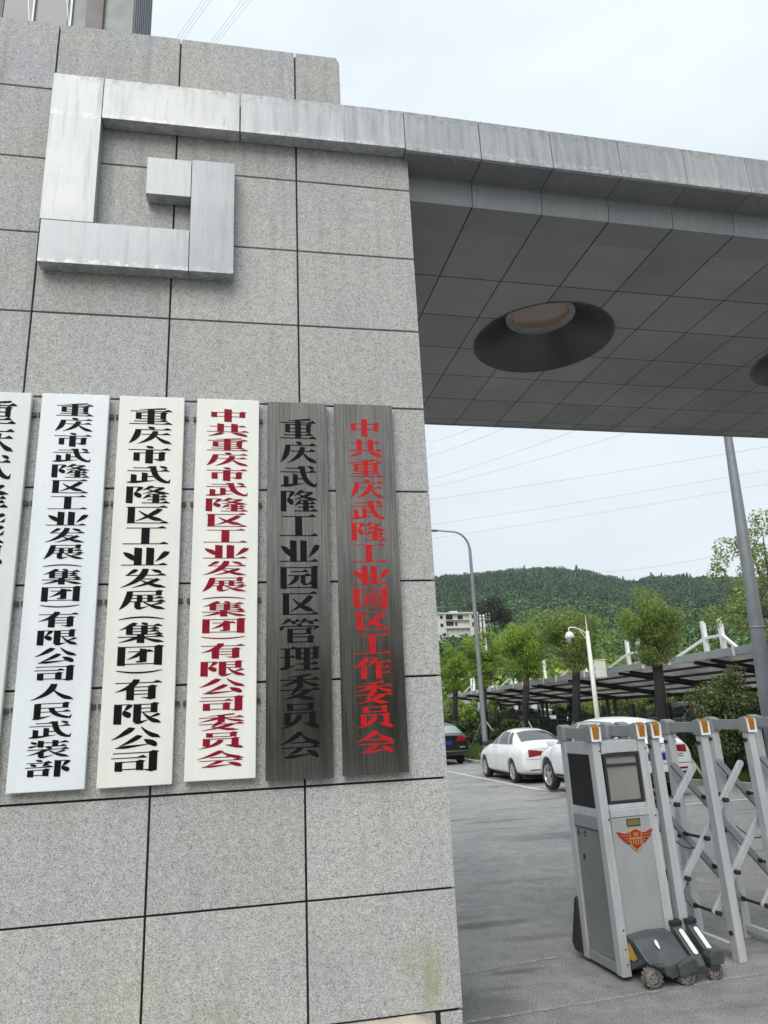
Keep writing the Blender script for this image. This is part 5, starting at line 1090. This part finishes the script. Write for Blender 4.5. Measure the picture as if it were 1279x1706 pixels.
for k in range(nbay+1):
    s = 6.85+bay*(k-1)
    if s > L-1: break
    for ds in (-0.45, 0.45):
        q = s+ds
        if not 0.3 < q < L-0.3: continue
        MB().beam(cp(q, 0.05, -0.145), cp(q, W_, -0.145), 0.07, 0.10).build('rafter', DARKST, ca)
        c0 = cp(q, 3.9, -0.2); MB().box(c0.x-.07, c0.x+.07, c0.y-.07, c0.y+.07, gz(c0.y), c0.z).build('column', DARKST, ca)
        p0 = cp(q, 0.5, 0.0); p1 = p0+Vector((0, 0, 1.12))
        MB().beam(p0, p1, 0.115, 0.115).build('mast', STEELW, ca)
    if s-0.45 > 0.3 and s+2.2 < L:
        a = cp(s-.45, .5, .62); b = cp(s+.45, .5, .62); MB().beam(a, b, 0.075, 0.075).build('tie_bar', STEELW, ca)
        MB().beam(a, cp(s-1.75, 0.12, 0.05), 0.075, 0.075).build('tie_bar', STEELW, ca); MB().beam(b, cp(s+1.75, 0.12, 0.05), 0.075, 0.075).build('tie_bar', STEELW, ca)
        for ds in (-1.75, 1.75): c_ = cp(s+ds, -0.03, -0.02); MB().beam(c_-Vector((0, 0, .12)), c_+Vector((0, 0, .14)), 0.09, 0.03, (1, 0, 0)).build('bracket', STEELW, ca)

# cars and parasols behind the fence
RPAINT = car_paint('red_paint', (0.42, 0.05, 0.05)); GPAINT = car_paint('grey_paint', (0.30, 0.33, 0.36))
for (px, py, Y, pt, lb) in ((857, 1192, 45, RPAINT, 'red car roof showing over the fence left of the white one'), (892, 1190, 44, WPAINT, 'white car roof showing over the fence between two trunks'), (1125, 1178, 24.0, GPAINT, 'grey car roof showing over the fence right of the wrapped trunk')):
    sp_ = dict(suv if pt is GPAINT else sedan); sp_['paint'] = pt; q = onY(px, py, Y); make_car(sp_, (q.x, Y, 0.02 if pt is not GPAINT else 0.0), R(95), (1, 1, 1.12 if pt is not GPAINT else 1.0), lb, far=True)
PALE = plain('pale_render', (0.52, 0.51, 0.48), 0.8, 0, 0.1, 1)
q = onY(905, 1190, 62); lb_ = empty('low_building', (q.x, 62, -0.3), 0, label='low pale building seen under the carport roof', cat='building')
MB().box(-6, 4.5, 0, 6, 0, 3.4).build('wall', PALE, lb_)
for k in range(6): w_ = MB().box(-5.5+1.65*k, -4.5+1.65*k, -0.05, 0.02, 1.0, 2.5).build('window', GLASS, lb_)

# ------------------------------------------------------------------ hill, forest, house
crest = [(400, 250), (560, 246), (690, 238), (727, 230), (760, 232), (850, 236), (920, 240), (985, 234), (1030, 221), (1075, 206), (1110, 213), (1160, 212), (1200, 208), (1279, 202), (1400, 205), (1560, 200)]
def hor(px): return 1220-0.04695*px
def cgap(px): return float(np.interp(px, [c[0] for c in crest], [c[1] for c in crest]))
prof = [(75, 0.0), (110, 0.03), (150, 0.16), (200, 0.30), (260, 0.43), (300, 0.50), (380, 0.585), (500, 0.70), (650, 0.83), (800, 0.93), (920, 0.975), (1100, 0.93), (1500, 0.6)]
def hill(px, D):
    g = cgap(px)*float(np.interp(D, [p[0] for p in prof], [p[1] for p in prof])); y = hor(px)-g+(9 if D > 300 else 4)
    return CAM+ray(px, y)*D if g > 0 else None
def hill_pt(px, D):
    d = ray(px, hor(px)); h = CAM+d*D; g = cgap(px)*float(np.interp(D, [p[0] for p in prof], [p[1] for p in prof]))-8*min(1, D/300)
    h.z = -0.3+max(0, g)/CF*D+(1.5 if g > 0 else 0); return h
pxs = np.linspace(380, 1580, 61); Ds = [75, 90, 110, 130, 150, 175, 200, 230, 260, 300, 340, 380, 440, 500, 570, 650, 720, 800, 860, 920, 1000, 1100, 1500]
mb = MB(); vs = [hill_pt(p, d) for d in Ds for p in pxs]; nx = len(pxs)
mb.add(vs, [(j*nx+i, j*nx+i+1, (j+1)*nx+i+1, (j+1)*nx+i) for j in range(len(Ds)-1) for i in range(nx-1)], True)
HILL = plain('forest_floor', (0.018, 0.030, 0.012), 0.95, 0, 0.4, 0.02); mb.build('hillside', HILL, kind='structure')
def forest(name, D0, D1, step, rad, nq, qs, mat, label, seed, conifer=0.0, hscale=1.0, skip=None):
    g = np.random.default_rng(seed); n = int(0.5*(D1**2-D0**2)*(1180/CF)/step**2); P = []
    Dd = np.sqrt(D0**2+(D1**2-D0**2)*g.random(n)); px = 385+1180*g.random(n); out = []
    base = g.normal(size=(6, nq, 3)); base /= np.linalg.norm(base, axis=2)[:, :, None]
    for i in range(n):
        c = hill_pt(px[i], Dd[i])
        if skip and skip(px[i], Dd[i]): continue
        d = base[i % 6]; rnd = g.random((nq, 3)); r = rad*(0.55+0.85*g.random()**1.5); con = g.random() < conifer
        if con:
            t = rnd[:, 0]; rr = r*0.62*(1-t)**0.8*(0.5+0.5*rnd[:, 1]); h = r*2.2*t*hscale; th = rnd[:, 2]*6.283
            p = np.stack([rr*np.cos(th), rr*np.sin(th), h], 1)
        else:
            p = d*(r*(0.70+0.34*rnd[:, :1])); p[:, 2] = np.abs(p[:, 2])*1.05*hscale+r*0.55
            lob = 1+0.28*np.sin(3.1*d[:, 0]*2+i)+0.2*np.sin(5*d[:, 1]+i*1.7); p[:, :2] *= lob[:, None]
        nn = d+g.normal(size=(nq, 3))*0.45+np.array([0, 0, 0.5]); nn /= np.linalg.norm(nn, axis=1)[:, None]
        a = np.cross(nn, g.normal(size=(nq, 3))); a /= np.linalg.norm(a, axis=1)[:, None]; b = np.cross(nn, a); s = qs*(0.6+0.8*rnd[:, :1]); 
        p = p+np.array(c); out.append(np.stack([p-a*s, p+b*s*.8, p+a*s, p-b*s*.8], 1))
    return quads(name, np.concatenate(out), mat, kind='stuff', label=label)
F_NEAR = leaf_mat('near_wood_leaves', (0.070, 0.130, 0.023), (0.150, 0.244, 0.042), (0.290, 0.373, 0.074), 0.25, 0.22, 0.65, 1.3, 0.03)
F_MID = leaf_mat('mid_wood_leaves', (0.062, 0.125, 0.038), (0.090, 0.168, 0.048), (0.135, 0.225, 0.068), 0.2, 0.11, 0.62, 1.35, 0.014)
F_FAR = leaf_mat('far_wood_leaves', (0.032, 0.076, 0.036), (0.048, 0.104, 0.046), (0.075, 0.140, 0.060), 0.15, 0.09, 0.62, 1.35, 0.007)
HPX, HD = 762, 285
forest('near_woodland', 78, 190, 4.6, 2.7, 240, 0.34, F_NEAR, 'bright green wood rising behind the carport', 201)
forest('lower_hill_forest', 190, 430, 6.0, 4.0, 190, 0.58, F_MID, 'mid green broadleaf forest on the lower hillside', 202, 0.03, skip=lambda p, d: abs(p-HPX) < 44 and HD-7 < d < HD+14)
forest('upper_hill_forest', 430, 1000, 7.2, 5.2, 150, 0.80, F_FAR, 'dark blue green forest on the upper hill and its crest', 203, 0.05)
# big dark tree beside the house
q = hill_pt(836, 300); q.z = onY(836, 1050, q.y).z
dt = empty('dark_evergreen_tree', q, 0, label='big very dark round tree on the slope right of the hillside house', cat='tree')
MB().tube([(0, 0, -4), (0, 0, 8)], [0.6, 0.3], 10).build('trunk', TRUNK, dt)
quads('crown', crown_quads(clump_centers(50, 8.0, 6.5, 6.0, 7.5, 301, 0.35), np.full(50, 2.4), 130, 0.55, 302), leaf_mat('very_dark_leaves', (0.008, 0.018, 0.008), (0.017, 0.035, 0.013), (0.039, 0.065, 0.023), 0.1), dt)
# house on the slope
HW = plain('house_plaster', (0.58, 0.57, 0.53), 0.85, 0, 0.1, 0.6)
hb0 = onY(728, 1047, 280); hb1 = onY(793, 1044, 280); ht = onY(760, 1020, 280)
ho = empty('hillside_house', (hb0.x, 280, hb0.z-3), R(2), label='pale two storey flat roofed house among the trees on the hillside', cat='house')
LW = hb1.x-hb0.x+1.2; HH = ht.z-hb0.z+3
MB().box(0, LW, 1.5, 10, -4, HH-0.5).build('wall', HW, ho)
rf = MB().box(-0.4, LW+0.4, 0, 10.3, HH-0.5, HH).build('roof', HW, ho); MB().box(LW*.40, LW*.58, 3, 8, HH, HH+1.0).build('stair_top', HW, rf)
for x in (3.5, LW*.80): MB().box(x, x+0.4, 0.2, 1.498, -3, HH-.5).build('column', HW, ho)
MB().box(-0.2, 3.5, 0.6, 1.497, -3, HH-.52).build('wing_wall', HW, ho); MB().box(LW*.8+.4, LW+.2, 0.6, 1.497, -3, HH-.52).build('wing_wall', HW, ho)
MB().box(3.9, LW*.80, 0.15, 1.5, 3.0, 3.9).build('balcony', HW, ho); MB().box(3.9, LW*.8, 0.12, 1.5, 6.3, 6.5).build('balcony', HW, ho)
for (x0, x1, z0, z1) in ((1.7, 2.9, 3.6, 5.0), (1.7, 2.9, 6.9, 8.3), (4.6, 7.6, 3.9, 5.8), (4.6, 7.4, 6.7, 8.6), (9.6, 11.8, 6.7, 8.4), (8.3, 9.2, 3.9, 5.6), (LW-2.4, LW-1.1, 3.6, 5.4), (LW-2.4, LW-1.1, 6.9, 8.3)):
    if z1 < HH-.4: yq = 0.6 if x1 < 3.4 or x0 > LW*.8+.3 else 1.5; MB().box(x0, x1, yq-.06, yq+.03, z0, z1).build('window', CAVITY, ho)

# ------------------------------------------------------------------ office tower behind the wall
BD = 30.0; ta = onY(222, 45, BD); bl = empty('office_tower', (ta.x, BD, 0), R(0), label='grey office tower rising behind the top of the granite wall', cat='building')
FACA = plain('blue_grey_cladding', (0.125, 0.137, 0.143), 0.4, 0.1, 0.12, 0.25); FACB = plain('greenish_cladding', (0.13, 0.152, 0.135), 0.4, 0.1, 0.1, 0.4); MULL = plain('pale_mullion', (0.40, 0.42, 0.41), 0.4, 0.2); BEIGE = plain('beige_stone', (0.17, 0.158, 0.145), 0.7, 0, 0.1, 0.5)
HT = 58
MB().box(-26, 0, 0, 5.8, 0, HT).build('wall', FACA, bl)
MB().box(-1.6, -0.02, -0.20, 0.1, 0, HT).build('green_panel', FACB, bl)
MB().box(-2.5, -1.6, -0.5, 0.1, 0, HT).build('stone_pier', BEIGE, bl)
MB().box(-8.2, -7.0, -0.12, 0.1, 0, HT).build('stone_band', BEIGE, bl)
for k in range(9):
    yv = 0.5+0.6*k; MB().box(0.0, 0.05, yv-0.04, yv+0.04, 30, HT).build('rib', FACA, bl)
mul = MB()
for (x, zz) in ((-0.25, 0), (-9.7, 0), (-5.4, 0), (-13.0, 0), (-16.0, 0), (-3.4, 0)): mul.box(x-0.05, x+0.05, -0.16, 0.0, 20, HT)
mul.build('mullion', MULL, bl)
brc = MB()
for xq in (-4.1, -6.2, -11.0, -12.2, -14.4): brc.beam((xq, -0.05, 45.5), (xq+.9, -0.05, 38.0), 0.05, 0.04, (0, 1, 0))
brc.build('glazing_brace', MULL, bl)
gw = MB(); 
for x in (-4.4, -6.2, -11.3): gw.box(x-0.8, x+0.8, -0.06, 0.05, 30, HT)
gw.build('window', plain('tower_glass', (0.06, 0.072, 0.075), 0.2, 0, 0.2, 0.5, 0.5), bl)

# ------------------------------------------------------------------ air
hz = MB().box(-1450, 1450, -140, 1560, -1.4, 330).build('haze', bpy.data.materials.new('haze_air'), kind='stuff', label='thin pale haze between the gate and the far hill')
hm = hz.data.materials[0]; hm.use_nodes = True; hn = hm.node_tree; hn.nodes.clear()
ho_ = hn.nodes.new('ShaderNodeOutputMaterial'); hv = hn.nodes.new('ShaderNodeVolumePrincipled'); hv.inputs['Color'].default_value = (0.86, 0.92, 1.0, 1); hv.inputs['Density'].default_value = 0.00011; hv.inputs['Anisotropy'].default_value = 0.2
hn.links.new(hv.outputs[0], ho_.inputs['Volume'])
